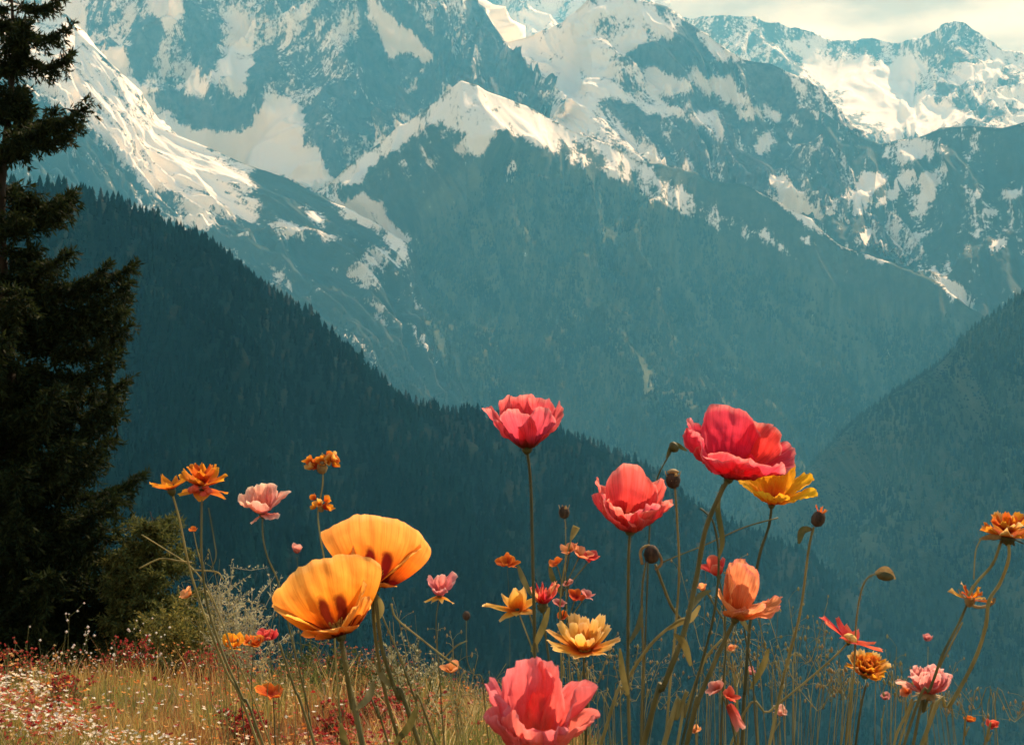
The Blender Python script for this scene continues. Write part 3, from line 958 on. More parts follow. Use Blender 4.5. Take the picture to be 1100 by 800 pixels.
def blossoms(name, x, y, zoff, rlo, rhi, cols, label, petals=5):
    n = len(x)
    z = ground_z(x, y) + zoff
    r = rng.uniform(rlo, rhi, n)
    tilt = np.abs(rng.normal(0, 0.5, n))
    ta = rng.random(n) * 6.283
    nx, ny, nz = np.sin(tilt) * np.cos(ta), np.sin(tilt) * np.sin(ta), np.cos(tilt)
    nv = np.stack([nx, ny, nz], 1)
    u = np.cross(nv, np.array([0.31, 0.87, 0.05]))
    u /= np.linalg.norm(u, axis=1, keepdims=True)
    v = np.cross(nv, u)
    k = petals * 2
    P = np.zeros((n, k + 1, 3))
    c0 = np.stack([x, y, z], 1)
    P[:, k] = c0 - nv * (r * 0.35)[:, None]
    ph = rng.random(n) * 6.28
    for q in range(k):
        rr = r * (1.0 if q % 2 == 0 else 0.55)
        an = ph + 2 * math.pi * q / k
        P[:, q] = c0 + u * (np.cos(an) * rr)[:, None] + v * (np.sin(an) * rr)[:, None] + nv * (0.3 * r * rng.normal(0, 0.5, n))[:, None]
    base = (np.arange(n) * (k + 1))[:, None, None]
    F3 = np.array([[q, (q + 1) % k, k] for q in range(k)])[None]
    fi = (base + F3).reshape(-1, 3)
    cols = np.array(cols)
    c = cols[rng.integers(0, len(cols), n)] * rng.uniform(0.75, 1.2, n)[:, None]
    o = np_mesh(name, P.reshape(-1, 3), fi, np.full(len(fi), 3), m_blade, {'tint': np.clip(np.repeat(c, k + 1, axis=0), 0, 0.9)})
    return tag(o, label, 'flowers', None, 'stuff')


x, y = meadow_points(42000, -260, 640, 4.2, 15.5, 0.6)
d = fbm(x / 0.9 + 31, y / 1.5, 3) + 0.3 * smooth01((y - 9) / 4)
ok = rng.random(len(x)) < smooth01((d - 0.42) / 0.3) * 0.7 + 0.012
x, y = x[ok], y[ok]
blossoms('red_blossom_drift', x, y, rng.uniform(0.12, 0.36, len(x)), 0.007, 0.017, [(0.36, 0.03, 0.022), (0.28, 0.02, 0.022), (0.42, 0.09, 0.05), (0.44, 0.18, 0.11)],
         'drifts of tiny crimson blossoms scattered over the meadow')
x, y = meadow_points(60000, -260, 470, 4.4, 13, 0.6)
px_, py_ = bearing(np.stack([x, y, ground_z(x, y) + 0.1], 1))
wave = np.sin(y * 5.2 + x * 2.3 + 2.0 * fbm(x / 1.2, y / 1.2 + 50, 3))
patch = smooth01((fbm(x / 2.4 + 77, y / 1.6, 3) + 0.12) / 0.3)
inpatch = in_poly(x, y, [(-2.7, 4.9), (-0.95, 4.9), (-1.05, 5.9), (-1.6, 6.7), (-2.3, 6.8), (-3.0, 6.0)], 0.3)
ok = rng.random(len(x)) < np.clip(smooth01((wave - 0.35) / 0.4) * inpatch * (0.12 + 0.5 * patch) + 0.010, 0, 1)
x, y = x[ok], y[ok]
blossoms('white_blossom_drift', x, y, rng.uniform(0.16, 0.26, len(x)), 0.007, 0.014, [(0.8, 0.76, 0.68), (0.8, 0.66, 0.58), (0.72, 0.7, 0.6)],
         'low bands of small creamy white blossoms in the left meadow', 4)
x, y = meadow_points(16000, -200, 620, 4.2, 14, 0.6)
d = fbm(x / 0.8 - 31, y / 1.2 + 8, 3)
ok = rng.random(len(x)) < smooth01((d - 0.15) / 0.4) * 0.5 + 0.06
x, y = x[ok], y[ok]
blossoms('amber_blossom_drift', x, y, rng.uniform(0.12, 0.34, len(x)), 0.007, 0.014, [(0.6, 0.2, 0.04), (0.6, 0.3, 0.1), (0.55, 0.4, 0.18)],
         'scattered small amber blossoms among the meadow grass')

# ================================================================== SPRUCE AND SHRUBS
m_needle = attr_mat('spruce_needles', trans=0.35, rough=0.7, spec=0.08)
m_bark = plain_mat('spruce_bark', (0.012, 0.009, 0.007), (0.04, 0.03, 0.02), 14, 0, 0.9, (1, 1, 0.25))


def tube(path, rad, sides=8, caps=True):
    P = [Vector(p) for p in path]
    n = len(P)
    rad = rad if hasattr(rad, '__len__') else [rad] * n
    V, Fc, UV = [], [], []
    prev = None
    for i in range(n):
        t = (P[min(i + 1, n - 1)] - P[max(i - 1, 0)]).normalized()
        if prev is None:
            u = t.cross(Vector((0.3, 0.9, 0.1))).normalized()
        else:
            u = (prev - t * prev.dot(t)).normalized()
        prev = u
        w = t.cross(u)
        for k in range(sides):
            a_ = 2 * math.pi * k / sides
            V.append(P[i] + (u * math.cos(a_) + w * math.sin(a_)) * rad[i])
            UV.append((k / sides, i / (n - 1)))
    for i in range(n - 1):
        for k in range(sides):
            k2 = (k + 1) % sides
            Fc.append((i * sides + k, i * sides + k2, (i + 1) * sides + k2, (i + 1) * sides + k))
    if caps:
        Fc.append(tuple(range(sides))[::-1])
        Fc.append(tuple((n - 1) * sides + k for k in range(sides)))
    return V, Fc, UV


def needles_on(segs, per_m, llo, lhi, wid, cols, up=0.25, spread=0.8):
    """segs (n,6) twig segments -> needle sprays as small tapering leaves"""
    A_, B_ = segs[:, :3], segs[:, 3:]
    ln = np.linalg.norm(B_ - A_, axis=1)
    cnt = np.maximum(1, rng.poisson(ln * per_m))
    idx = np.repeat(np.arange(len(segs)), cnt)
    n = len(idx)
    t = rng.random(n)[:, None]
    O = A_[idx] * (1 - t) + B_[idx] * t
    d = (B_ - A_)[idx] / ln[idx][:, None]
    rd = rng.normal(0, 1, (n, 3))
    rd /= np.linalg.norm(rd, axis=1, keepdims=True)
    d = d * 0.75 + rd * spread
    d[:, 2] += up * rng.random(n) - up * 0.5
    d /= np.linalg.norm(d, axis=1, keepdims=True)
    l = rng.uniform(llo, lhi, n)[:, None]
    s = np.cross(d, rng.normal(0, 1, (n, 3)))
    s /= np.linalg.norm(s, axis=1, keepdims=True)
    s *= wid * rng.uniform(0.6, 1.3, n)[:, None]
    P = np.stack([O, O + d * l * 0.45 + s, O + d * l, O + d * l * 0.45 - s], 1)
    c = np.array(cols)
    k = rng.random(n)[:, None]
    cc = (c[0] * (1 - k) + c[1] * k) * rng.uniform(0.7, 1.3, n)[:, None]
    return P.reshape(-1, 3), np.repeat(cc, 4, 0)


def spruce(name, label, px, py_base, Y, height, boughs, rand_boughs, rmax, rtop, cols, per_m, twig_step, nl, nw, trunk_r, group=None, seed=1, hang=0.25, taper=1.2):
    r_ = random.Random(seed)
    b = at(px, py_base, Y)
    b.z = gz1(b.x, b.y) - 0.03
    root = bpy.data.objects.new(name, None)
    COL.objects.link(root)
    root.location = b
    root.empty_display_size = 0.3
    tag(root, label, 'tree', group)
    segs = []
    tv, tf_ = [], []

    def addtube(path, rad, sides=5):
        v, f, _ = tube(path, rad, sides)
        o_ = len(tv)
        tv.extend(v)
        tf_.extend(tuple(q + o_ for q in ff) for ff in f)

    steps = 18
    tp = [Vector((0.05 * math.sin(k * 0.9), 0.05 * math.cos(k * 0.7), height * k / steps)) for k in range(steps + 1)]
    addtube(tp, [trunk_r * (1 - 0.93 * (k / steps)) * (1.25 if k == 0 else 1) for k in range(steps + 1)], 10)
    lst = list(boughs)
    for k in range(rand_boughs):
        f = r_.random() ** 1.5
        h = height * (0.05 + 0.93 * f)
        lst.append((h, r_.uniform(0, 360), (rmax * (1 - f) ** taper + rtop) * r_.uniform(0.6, 1.12), r_.uniform(-0.35, 0.25), r_.uniform(0.1, 0.45)))
    for (h, az, ln, rise, droop) in lst:
        az = R(az)
        n = 9
        path = []
        bend = r_.uniform(-0.2, 0.2)
        for k in range(n + 1):
            t = k / n
            rr = ln * t
            zz = h + rise * ln * t - droop * ln * math.sin(t * 2.2) * 0.75 + 0.14 * ln * t ** 4
            aa = az + bend * t * t
            path.append(Vector((rr * math.cos(aa), rr * math.sin(aa), zz)))
        addtube(path, [max(0.004, 0.022 * (ln / 2) * (1 - 0.85 * k / n)) for k in range(n + 1)], 5)
        total = int(ln / twig_step) + 2
        for q in range(total):
            t = 0.12 + 0.88 * (q + r_.random()) / total
            t = min(t, 0.999)
            k = int(t * n)
            p = path[k].lerp(path[k + 1], t * n - k)
            fw = (path[k + 1] - path[k]).normalized()
            sd = fw.cross(Vector((0, 0, 1))).normalized()
            for sgn in (-1, 1):
                tl = (0.16 + 0.30 * ln * (1 - t) ** 0.8 * 0.55) * r_.uniform(0.6, 1.3)
                dirv = (fw * r_.uniform(0.4, 0.9) + sd * sgn * r_.uniform(0.5, 1) + Vector((0, 0, r_.uniform(-0.45, 0.1)))).normalized()
                e = p + dirv * tl
                m_ = p + dirv * tl * 0.5 + Vector((0, 0, 0.02))
                e.z -= 0.12 * tl
                segs.append((*p, *m_))
                segs.append((*m_, *e))
            if r_.random() < hang * 2:                      # pendulous twigs
                tl = r_.uniform(0.12, 0.5) * min(1, ln * 0.6)
                e = p + Vector((r_.uniform(-.05, .05), r_.uniform(-.05, .05), -tl))
                segs.append((*p, *e))
            segs.append((*p, *(p + fw * 0.12)))
    tr = link_mesh('trunk', tv, tf_, m_bark, root)
    P, cc = needles_on(np.array(segs), per_m, nl * 0.6, nl * 1.3, nw, cols)
    n = len(P) // 4
    o = np_mesh('crown', P, np.arange(n * 4), np.full(n, 4), m_needle, {'tint': cc}, parent=root)
    return root


def px_bough(py, ln, az, rise=0.05, droop=0.3, base=None, Y=16.0):
    """a bough that leaves the trunk where it is seen at height py"""
    return ((at(-3, py, Y).z - base), az, ln, rise, droop)


_b = at(-3, 700, 16.0)
_bz = gz1(_b.x, _b.y) - 0.03
SB = []
for (py, ln, az, rise, droop) in [
        (-30, 0.45, -10, 0.1, 0.3), (0, 0.5, -5, 0.1, 0.35), (28, 0.62, -12, 0.05, 0.4), (52, 0.6, 8, 0.1, 0.5), (40, 0.5, -60, 0.1, 0.4),
        (128, 0.9, -4, 0.1, 0.22), (134, 0.78, -28, 0.08, 0.3), (140, 0.66, 24, 0.1, 0.3), (150, 0.6, -60, 0.0, 0.4),
        (214, 0.72, -8, 0.05, 0.2), (222, 0.74, -25, 0.0, 0.25), (210, 0.66, 15, 0.0, 0.4), (236, 0.6, -50, 0.0, 0.4),
        (282, 0.86, -30, 0.05, 0.2), (296, 1.15, -15, 0.12, 0.3), (300, 1.35, 0, 0.14, 0.25), (318, 1.4, -8, 0.12, 0.3), (330, 1.3, 14, 0.14, 0.3), (344, 1.35, -20, 0.1, 0.3), (360, 1.35, 4, 0.1, 0.3),
        (384, 1.35, -12, 0.05, 0.3), (404, 1.3, 10, 0.02, 0.3), (420, 1.3, -4, 0.02, 0.35), (440, 1.35, -22, 0.0, 0.3), (330, 1.1, -55, 0.1, 0.3), (380, 1.2, -70, 0.1, 0.3), (430, 1.3, -48, 0.1, 0.3),
        (470, 1.15, 0, 0.0, 0.3), (490, 1.2, -18, 0.0, 0.3), (510, 1.45, 8, 0.0, 0.25), (530, 1.5, -10, 0.0, 0.25), (560, 1.6, -30, 0.0, 0.25), (580, 1.7, 0, 0.0, 0.2), (600, 1.7, -14, 0, 0.2),
        (620, 1.75, 10, 0.02, 0.2), (640, 1.75, -5, 0.02, 0.15), (655, 1.75, -22, 0.04, 0.15), (500, 1.3, -60, 0.0, 0.3), (560, 1.5, -75, 0.0, 0.3), (610, 1.6, -50, 0.0, 0.2), (470, 1.2, -40, 0, 0.3)]:
    SB.append(px_bough(py, ln + 0.08, az, rise, droop, _bz))
spruce('spruce_tree', 'tall dark spruce with drooping boughs filling the left edge of the picture', -3, 700, 16.0, 9.3, SB, 190, 1.85, 0.06,
       ((0.004, 0.011, 0.005), (0.028, 0.038, 0.011)), 115, 0.06, 0.085, 0.011, 0.15, seed=3, hang=0.55, taper=1.35)
spruce('spruce_tree', 'small bushy olive spruce standing close to the right of the tall dark one', 160, 716, 15.4, 2.62, [], 190, 0.66, 0.2,
       ((0.035, 0.055, 0.016), (0.15, 0.15, 0.045)), 120, 0.05, 0.06, 0.009, 0.05, seed=8, hang=0.1, taper=0.8)


def shrub(name, label, px, py_base, Y, h, wd, nst, cols, leaf, per_m, stemcol, tips=None, tipr=0.01, seed=2, cat='shrub', group=None, lean=0.0, twigs=5):
    r_ = random.Random(seed)
    b = at(px, py_base, Y)
    b.z = gz1(b.x, b.y) - 0.01
    root = bpy.data.objects.new(name, None)
    COL.objects.link(root)
    root.location = b
    root.empty_display_size = 0.1
    tag(root, label, cat, group)
    tv, tf_, segs, tip_pts = [], [], [], []

    def addtube(path, r0, r1):
        n = len(path)
        v, f, _ = tube(path, [r0 + (r1 - r0) * k / (n - 1) for k in range(n)], 4)
        o_ = len(tv)
        tv.extend(v)
        tf_.extend(tuple(q + o_ for q in ff) for ff in f)
    for k in range(nst):
        az = r_.uniform(0, 6.283)
        rr = wd * math.sqrt(r_.random())
        top = Vector((rr * math.cos(az) + lean * h, rr * math.sin(az), h * r_.uniform(0.55, 1.0) * (1 - 0.35 * rr / wd)))
        st = Vector((0.25 * rr * math.cos(az), 0.25 * rr * math.sin(az), 0))
        path = []
        wob = Vector((r_.uniform(-1, 1), r_.uniform(-1, 1), 0)) * 0.06 * h
        for q in range(7):
            t = q / 6
            path.append(st.lerp(top, t) + wob * math.sin(t * 3.1) + Vector((0, 0, 0)))
        addtube(path, 0.004 + 0.004 * h, 0.0015)
        for q in range(6):
            segs.append((*path[q], *path[q + 1]))
        tip_pts.append(path[-1])
        for q in range(twigs):
            t = r_.uniform(0.3, 0.98)
            i_ = min(5, int(t * 6))
            p = path[i_].lerp(path[i_ + 1], t * 6 - i_)
            d_ = Vector((r_.uniform(-1, 1), r_.uniform(-1, 1), r_.uniform(0.0, 1.1))).normalized() * h * r_.uniform(0.08, 0.26)
            m_ = p + d_ * 0.5 + Vector((r_.uniform(-1, 1), r_.uniform(-1, 1), r_.uniform(-1, 1))) * 0.02 * h
            addtube([p, m_, p + d_], 0.0025, 0.001)
            segs.append((*p, *(p + d_)))
            tip_pts.append(p + d_)
            tip_pts.append(m_)
    link_mesh('stem', tv, tf_, stemcol, root)
    if leaf > 0:
        P, cc = needles_on(np.array(segs), per_m, leaf * 0.6, leaf * 1.3, leaf * 0.22, cols, spread=1.0)
        n = len(P) // 4
        np_mesh('foliage', P, np.arange(n * 4), np.full(n, 4), m_needle, {'tint': cc}, parent=root)
    if tips is not None:
        n = len(tip_pts)
        P = np.array([tuple(p) for p in tip_pts])
        V_, F_, C_ = [], [], []
        for p in P:
            for q in range(2 if tipr < 0.0105 else 1):
                c = p + rng.normal(0, tipr * 0.8, 3)
                rr = tipr * rng.uniform(0.6, 1.3)
                o_ = len(V_)
                for d_ in ((1, 0, 0), (-1, 0, 0), (0, 1, 0), (0, -1, 0), (0, 0, 1), (0, 0, -1)):
                    V_.append(c + np.array(d_) * rr)
                    C_.append(np.array(tips[rng.integers(0, len(tips))]))
                for f in ((0, 2, 4), (2, 1, 4), (1, 3, 4), (3, 0, 4), (2, 0, 5), (1, 2, 5), (3, 1, 5), (0, 3, 5)):
                    F_.append([o_ + z_ for z_ in f])
        np_mesh('blossom', np.array(V_), np.array(F_), np.full(len(F_), 3), m_needle, {'tint': np.array(C_)}, parent=root)
    return root


m_dry = plain_mat('dry_twig', (0.30, 0.26, 0.17), (0.55, 0.48, 0.34), 40, 0.05, 0.8)
m_green_stem = plain_mat('green_stem', (0.07, 0.085, 0.025), (0.16, 0.15, 0.05), 60, 0.2, 0.6)
GREEN = ((0.03, 0.05, 0.015), (0.10, 0.12, 0.04))
PALE = ((0.26, 0.26, 0.15), (0.5, 0.46, 0.3))
SAGE = ((0.16, 0.18, 0.10), (0.34, 0.33, 0.2))
shrub('dry_shrub', 'pale dry twiggy shrub tangled behind the left orange poppy', 256, 716, 11.5, 1.2, 0.34, 22, PALE, 0.03, 60, m_dry, None, seed=4, twigs=9)
shrub('leafy_shrub', 'low olive leafy shrub at the foot of the small spruce', 196, 712, 13.0, 1.05, 0.42, 38, ((0.08, 0.085, 0.02), (0.26, 0.22, 0.06)), 0.04, 90, m_green_stem, None, seed=5, twigs=7)
shrub('leafy_shrub', 'dark green leafy shrub directly below the two orange poppies', 335, 716, 10.5, 0.5, 0.34, 34, GREEN, 0.035, 110, m_green_stem, None, seed=6, twigs=7)
shrub('leafy_shrub', 'small rounded dark shrub on the meadow in front of the tall spruce', 176, 742, 11.0, 0.3, 0.13, 26, GREEN, 0.025, 140, m_green_stem, None, seed=7, twigs=6)
shrub('spire_plant', 'slender green spires with tiny leaves right of the orange poppies', 432, 724, 8.2, 0.74, 0.26, 18, PALE, 0.024, 120, m_green_stem, None, seed=9, cat='plant', twigs=3)
shrub('spire_plant', 'short leafy spires at the brow beside the blurred pink poppy', 478, 742, 7.2, 0.5, 0.18, 16, SAGE, 0.022, 120, m_green_stem, [(0.6, 0.25, 0.06)], 0.006, seed=10, cat='plant', twigs=3)
shrub('leafy_shrub', 'olive bush on the brow where the meadow meets the dark forest', 395, 722, 10.2, 0.55, 0.4, 36, GREEN, 0.03, 120, m_green_stem, [(0.45, 0.05, 0.05), (0.5, 0.2, 0.05)], 0.007, seed=11, twigs=6)
WHITE = [(0.75, 0.7, 0.66), (0.7, 0.55, 0.55), (0.8, 0.78, 0.7)]
for k, (px, pb, Y, h, wd, n, lab) in enumerate([
        (46, 716, 12.0, 0.95, 0.34, 4, 'branching sprig with white blossoms farthest left before the dark spruce'),
        (72, 716, 11.6, 0.8, 0.26, 3, 'second sprig of white blossoms from the left before the dark spruce'),
        (108, 722, 11.4, 0.6, 0.26, 3, 'short sprig with sparse white blossoms in the middle of the spruce shade'),
        (138, 720, 11.8, 0.78, 0.3, 3, 'white-blossomed sprig in front of the right part of the spruce shade'),
        (168, 716, 11.2, 0.62, 0.2, 3, 'white-blossomed sprig just left of the olive leafy shrub')]):
    shrub('blossom_sprig', lab, px, pb, Y, h, wd, n, GREEN, 0.018, 10, m_green_stem, WHITE, 0.011, seed=20 + k, cat='plant', group='white blossom sprigs before the spruce', twigs=3)
for k, (px, pb, Y, h, wd, n, lab) in enumerate([
        (8, 716, 10.4, 0.5, 0.34, 34, 'crimson blossom clump at the left picture edge under the spruce'),
        (66, 742, 9.0, 0.34, 0.22, 24, 'low crimson blossom clump between the white drift and the spruce'),
        (138, 728, 10.6, 0.42, 0.22, 26, 'crimson blossom clump below the right part of the spruce'),
        (222, 722, 10.4, 0.46, 0.26, 26, 'crimson blossom clump at the foot of the dry twiggy shrub'),
        (412, 752, 7.6, 0.4, 0.2, 22, 'dusty red blossom clump right of the double orange poppy stems'),
        (352, 772, 6.6, 0.32, 0.16, 18, 'dusty red blossom clump between the stems of the orange poppies'),
        (254, 770, 6.8, 0.3, 0.15, 16, 'rusty red blossom clump under the leftmost orange flower stems')]):
    shrub('blossom_clump', lab, px, pb, Y, h, wd, n, GREEN, 0.02, 30, m_green_stem, [(0.45, 0.03, 0.025), (0.36, 0.02, 0.04), (0.5, 0.12, 0.07)], 0.009, seed=40 + k, cat='flowers', group='crimson clumps in the meadow', twigs=3)

# ================================================================== FLOWERS
PM = {
    'coral': petal_mat('coral_petal', (0.62, 0.05, 0.06), (0.80, 0.085, 0.115), (0.86, 0.16, 0.18), blotch=(0.22, 0.05, 0.02), edge=(0.92, 0.36, 0.34), trans=0.5, vein=0.5, base_end=0.2),
    'crimson': petal_mat('crimson_petal', (0.66, 0.022, 0.03), (0.82, 0.042, 0.07), (0.86, 0.08, 0.11), blotch=(0.25, 0.03, 0.02), edge=(0.9, 0.3, 0.3), trans=0.5, vein=0.4),
    'pink': petal_mat('pink_petal', (0.88, 0.22, 0.14), (0.87, 0.16, 0.15), (0.88, 0.19, 0.2), blotch=(0.78, 0.24, 0.08), edge=(0.9, 0.28, 0.3), trans=0.45),
    'orange': petal_mat('orange_petal', (0.84, 0.18, 0.012), (0.92, 0.33, 0.032), (0.93, 0.42, 0.085), blotch=(0.12, 0.012, 0.006), edge=(0.94, 0.52, 0.17), trans=0.75, base_end=0.18, vein=0.3, shade_spots=((0.38, 0.28, 0.095, 0.25), (0.60, 0.30, 0.085, 0.26))),  # maroon ovals put the inner petals' shadow into the colour
    'yellow': petal_mat('yellow_petal', (0.88, 0.26, 0.02), (0.92, 0.45, 0.02), (0.93, 0.52, 0.03), blotch=(0.6, 0.1, 0.02), trans=0.5),
    'amber': petal_mat('amber_petal', (0.82, 0.24, 0.02), (0.9, 0.46, 0.06), (0.92, 0.60, 0.2), blotch=(0.6, 0.12, 0.01), edge=(0.92, 0.68, 0.34), trans=0.45),
    'peach': petal_mat('peach_petal', (0.80, 0.26, 0.06), (0.9, 0.36, 0.14), (0.92, 0.42, 0.2), blotch=(0.45, 0.1, 0.03), edge=(0.92, 0.36, 0.26), trans=0.5, vein=0.5),
    'marigold': petal_mat('marigold_petal', (0.7, 0.12, 0.015), (0.82, 0.24, 0.02), (0.88, 0.36, 0.03), edge=(0.9, 0.5, 0.05), trans=0.4),
    'rust': petal_mat('rust_petal', (0.5, 0.06, 0.015), (0.66, 0.12, 0.02), (0.78, 0.2, 0.03), edge=(0.85, 0.4, 0.06), trans=0.35),
    'blush': petal_mat('blush_petal', (0.84, 0.22, 0.14), (0.88, 0.33, 0.26), (0.9, 0.5, 0.4), edge=(0.92, 0.72, 0.6), trans=0.45),
    'rose': petal_mat('rose_petal', (0.8, 0.16, 0.16), (0.86, 0.2, 0.22), (0.9, 0.36, 0.36), edge=(0.92, 0.6, 0.58), trans=0.45),
    'scarlet': petal_mat('scarlet_petal', (0.6, 0.03, 0.02), (0.74, 0.06, 0.05), (0.82, 0.14, 0.1), edge=(0.88, 0.3, 0.2), trans=0.45),
    'faded': petal_mat('faded_petal', (0.5, 0.08, 0.06), (0.66, 0.16, 0.15), (0.78, 0.34, 0.32), edge=(0.82, 0.5, 0.46), trans=0.4),
}
m_stem = plain_mat('poppy_stem', (0.085, 0.085, 0.03), (0.20, 0.17, 0.065), 90, 0.25, 0.55, (1, 1, 0.15))
m_stem_dark = plain_mat('dark_stem', (0.045, 0.055, 0.022), (0.12, 0.11, 0.045), 90, 0.2, 0.55, (1, 1, 0.15))
m_stem_pale = plain_mat('straw_stem', (0.20, 0.17, 0.06), (0.38, 0.32, 0.13), 90, 0.3, 0.6, (1, 1, 0.15))
m_calyx = plain_mat('calyx_green', (0.05, 0.06, 0.02), (0.12, 0.10, 0.04), 120, 0.2, 0.6)
m_pod = plain_mat('dark_pod', (0.018, 0.013, 0.01), (0.08, 0.05, 0.034), 260, 0.0, 0.85, (1, 1, 0.3))
m_pod_rim = plain_mat('dry_sepal', (0.22, 0.14, 0.06), (0.42, 0.30, 0.14), 160, 0.25, 0.7)
m_stamen = plain_mat('stamen_gold', (0.35, 0.16, 0.02), (0.75, 0.45, 0.08), 300, 0.2, 0.7)
m_button = plain_mat('flower_button', (0.6, 0.3, 0.04), (0.85, 0.6, 0.2), 400, 0.15, 0.7)


def frame_of(axis):
    z = Vector(axis).normalized()
    x = Vector((1, 0, 0)) - z * z.x
    x.normalize()
    y = z.cross(x)
    return Matrix((x, y, z)).transposed()


def petal_geo(Lp, Wp, th0, th1, az, kind='fan', cup=0.8, ruffle=0.06, notch=0.05, seed=0, nu=23, nv=21, r0=0.0, power=1.0, skew=0.0, twist=0.0, curl=0.0, lift=0.0, crumple=1.0):
    """one petal grown from the flower's base: az is where it sits, th0 / th1 its lean off the axis at claw and rim"""
    r_ = random.Random(seed)
    f1, f2, p1, p2, p3 = r_.uniform(2.2, 3.6), r_.uniform(5.5, 8.5), r_.uniform(0, 6.28), r_.uniform(0, 6.28), r_.uniform(0, 6.28)
    ox, oy = r_.uniform(0, 300), r_.uniform(0, 300)
    if kind == 'fan' and nu > 12:
        uu, vv_ = np.meshgrid(np.linspace(-1, 1, nu), np.linspace(0, 1, nv))
        CR = fbm(uu * 2.6 + ox, vv_ * 2.4 + oy, 4, 0.55)      # tissue crumple
        CE = fbm(uu * 5 + oy, uu * 0 + ox, 4, 0.6)             # ragged rim
    else:
        CR = CE = None
    nphase = [r_.uniform(0, 6.28) for _ in range(4)]
    V, UV, Fc = [], [], []
    steps = 48
    rs, zs, ths = [r0], [lift], [R(th0)]
    for k in range(1, steps + 1):
        t = k / steps
        th = R(th0 + (th1 - th0) * t ** power) + R(curl) * max(0, (t - 0.75) / 0.25) ** 2
        rs.append(rs[-1] + math.sin(th) * Lp / steps)
        zs.append(zs[-1] + math.cos(th) * Lp / steps)
        ths.append(th)
    ca, sa = math.cos(R(az)), math.sin(R(az))
    for jv in range(nv):
        v = jv / (nv - 1)
        for iu in range(nu):
            u = -1 + 2 * iu / (nu - 1)
            if kind == 'fan':
                w = Wp * (0.16 + 0.84 * v ** 0.72) * (1 - 0.14 * v ** 5)
                edge = 1 - 0.32 * abs(u) ** 2.2 + notch * (math.sin(2.6 * u + nphase[0]) * 0.6 + math.sin(6.1 * u + nphase[1]) * 0.3 + math.sin(13 * u + nphase[2]) * 0.16) * v
            elif kind == 'oval':
                w = Wp * max(0.03, math.sin(math.pi * min(1, 0.08 + 0.92 * v) ** 0.85)) ** 0.62 if v < 0.98 else Wp * 0.22
                edge = 1 - 0.08 * u * u + notch * math.sin(5 * u + nphase[0]) * v
            else:   # strap: blunt ray with a toothed end
                w = Wp * (0.35 + 0.65 * math.sin(math.pi * (0.15 + 0.62 * v)))
                edge = 1 - 0.1 * u * u + notch * math.sin(9 * u + nphase[0]) * v
            if CE is not None:
                edge += 0.035 * CE[jv, iu] * v ** 3
            vv = max(0.0, v * edge)
            s_ = min(steps - 1e-6, vv * steps)
            k = int(s_)
            f = s_ - k
            r = rs[k] * (1 - f) + rs[k + 1] * f
            z = zs[k] * (1 - f) + zs[k + 1] * f
            th = ths[k] * (1 - f) + ths[k + 1] * f
            x = u * w / 2 + skew * Lp * v * v
            Rc = max(r, 0.3 * Lp) / max(cup, 1e-3)
            ph = x / Rc
            ph = max(-1.9, min(1.9, ph))
            lat, inn = Rc * math.sin(ph), Rc * (1 - math.cos(ph))
            ruf = ruffle * Lp * (v ** 1.8) * (math.sin(f1 * u + p1) + 0.45 * math.sin(f2 * u + p2 + 2 * v) + 0.25 * math.sin(5 * v + p3))
            ruf += twist * u * v * Lp
            ruf += Lp * v * (0.010 * math.sin(11 * u + p1 + 2.2 * v) + 0.008 * math.sin(17 * u + p2) * v + 0.012 * math.sin(4.2 * u + 7 * v + p3))
            if CR is not None:
                ruf += Lp * (0.055 * crumple * CR[jv, iu] * min(1, 2.2 * v) + 0.006 * math.sin(26 * u + p2) * v)
            rad = r - inn + ruf * math.cos(th)
            zz = z - ruf * math.sin(th)
            V.append(Vector((rad * ca - lat * sa, rad * sa + lat * ca, zz)))
            UV.append((0.5 + 0.5 * u, v))
    for jv in range(nv - 1):
        for iu in range(nu - 1):
            a_ = jv * nu + iu
            Fc.append((a_, a_ + 1, a_ + nu + 1, a_ + nu))
    return V, Fc, UV


def lathe(profile, sides=14):
    V, Fc, UV = [], [], []
    n = len(profile)
    for i, (r, z) in enumerate(profile):
        for k in range(sides):
            a_ = 2 * math.pi * k / sides
            V.append(Vector((r * math.cos(a_), r * math.sin(a_), z)))
            UV.append((k / sides, i / (n - 1)))
    for i in range(n - 1):
        for k in range(sides):
            k2 = (k + 1) % sides
            Fc.append((i * sides + k, i * sides + k2, (i + 1) * sides + k2, (i + 1) * sides + k))
    Fc.append(tuple(range(sides))[::-1])
    Fc.append(tuple((n - 1) * sides + k for k in range(sides)))
    return V, Fc, UV


def merge(parts):
    V, Fc, UV = [], [], []
    for v, f, u in parts:
        o_ = len(V)
        V += v
        UV += u
        Fc += [tuple(q + o_ for q in ff) for ff in f]
    return V, Fc, UV


def smooth_path(pts, n=28):
    """Catmull-Rom through the given points"""
    P = [Vector(p) for p in pts]
    P = [P[0] * 2 - P[1]] + P + [P[-1] * 2 - P[-2]]
    out = []
    segs = len(P) - 3
    per = max(4, n // segs)
    for s_ in range(segs):
        p0, p1, p2, p3 = P[s_:s_ + 4]
        for k in range(per):
            t = k / per
            out.append(0.5 * ((2 * p1) + (p2 - p0) * t + (2 * p0 - 5 * p1 + 4 * p2 - p3) * t * t + (3 * p1 - p0 - 3 * p2 + p3) * t ** 3))
    out.append(P[-2])
    return out


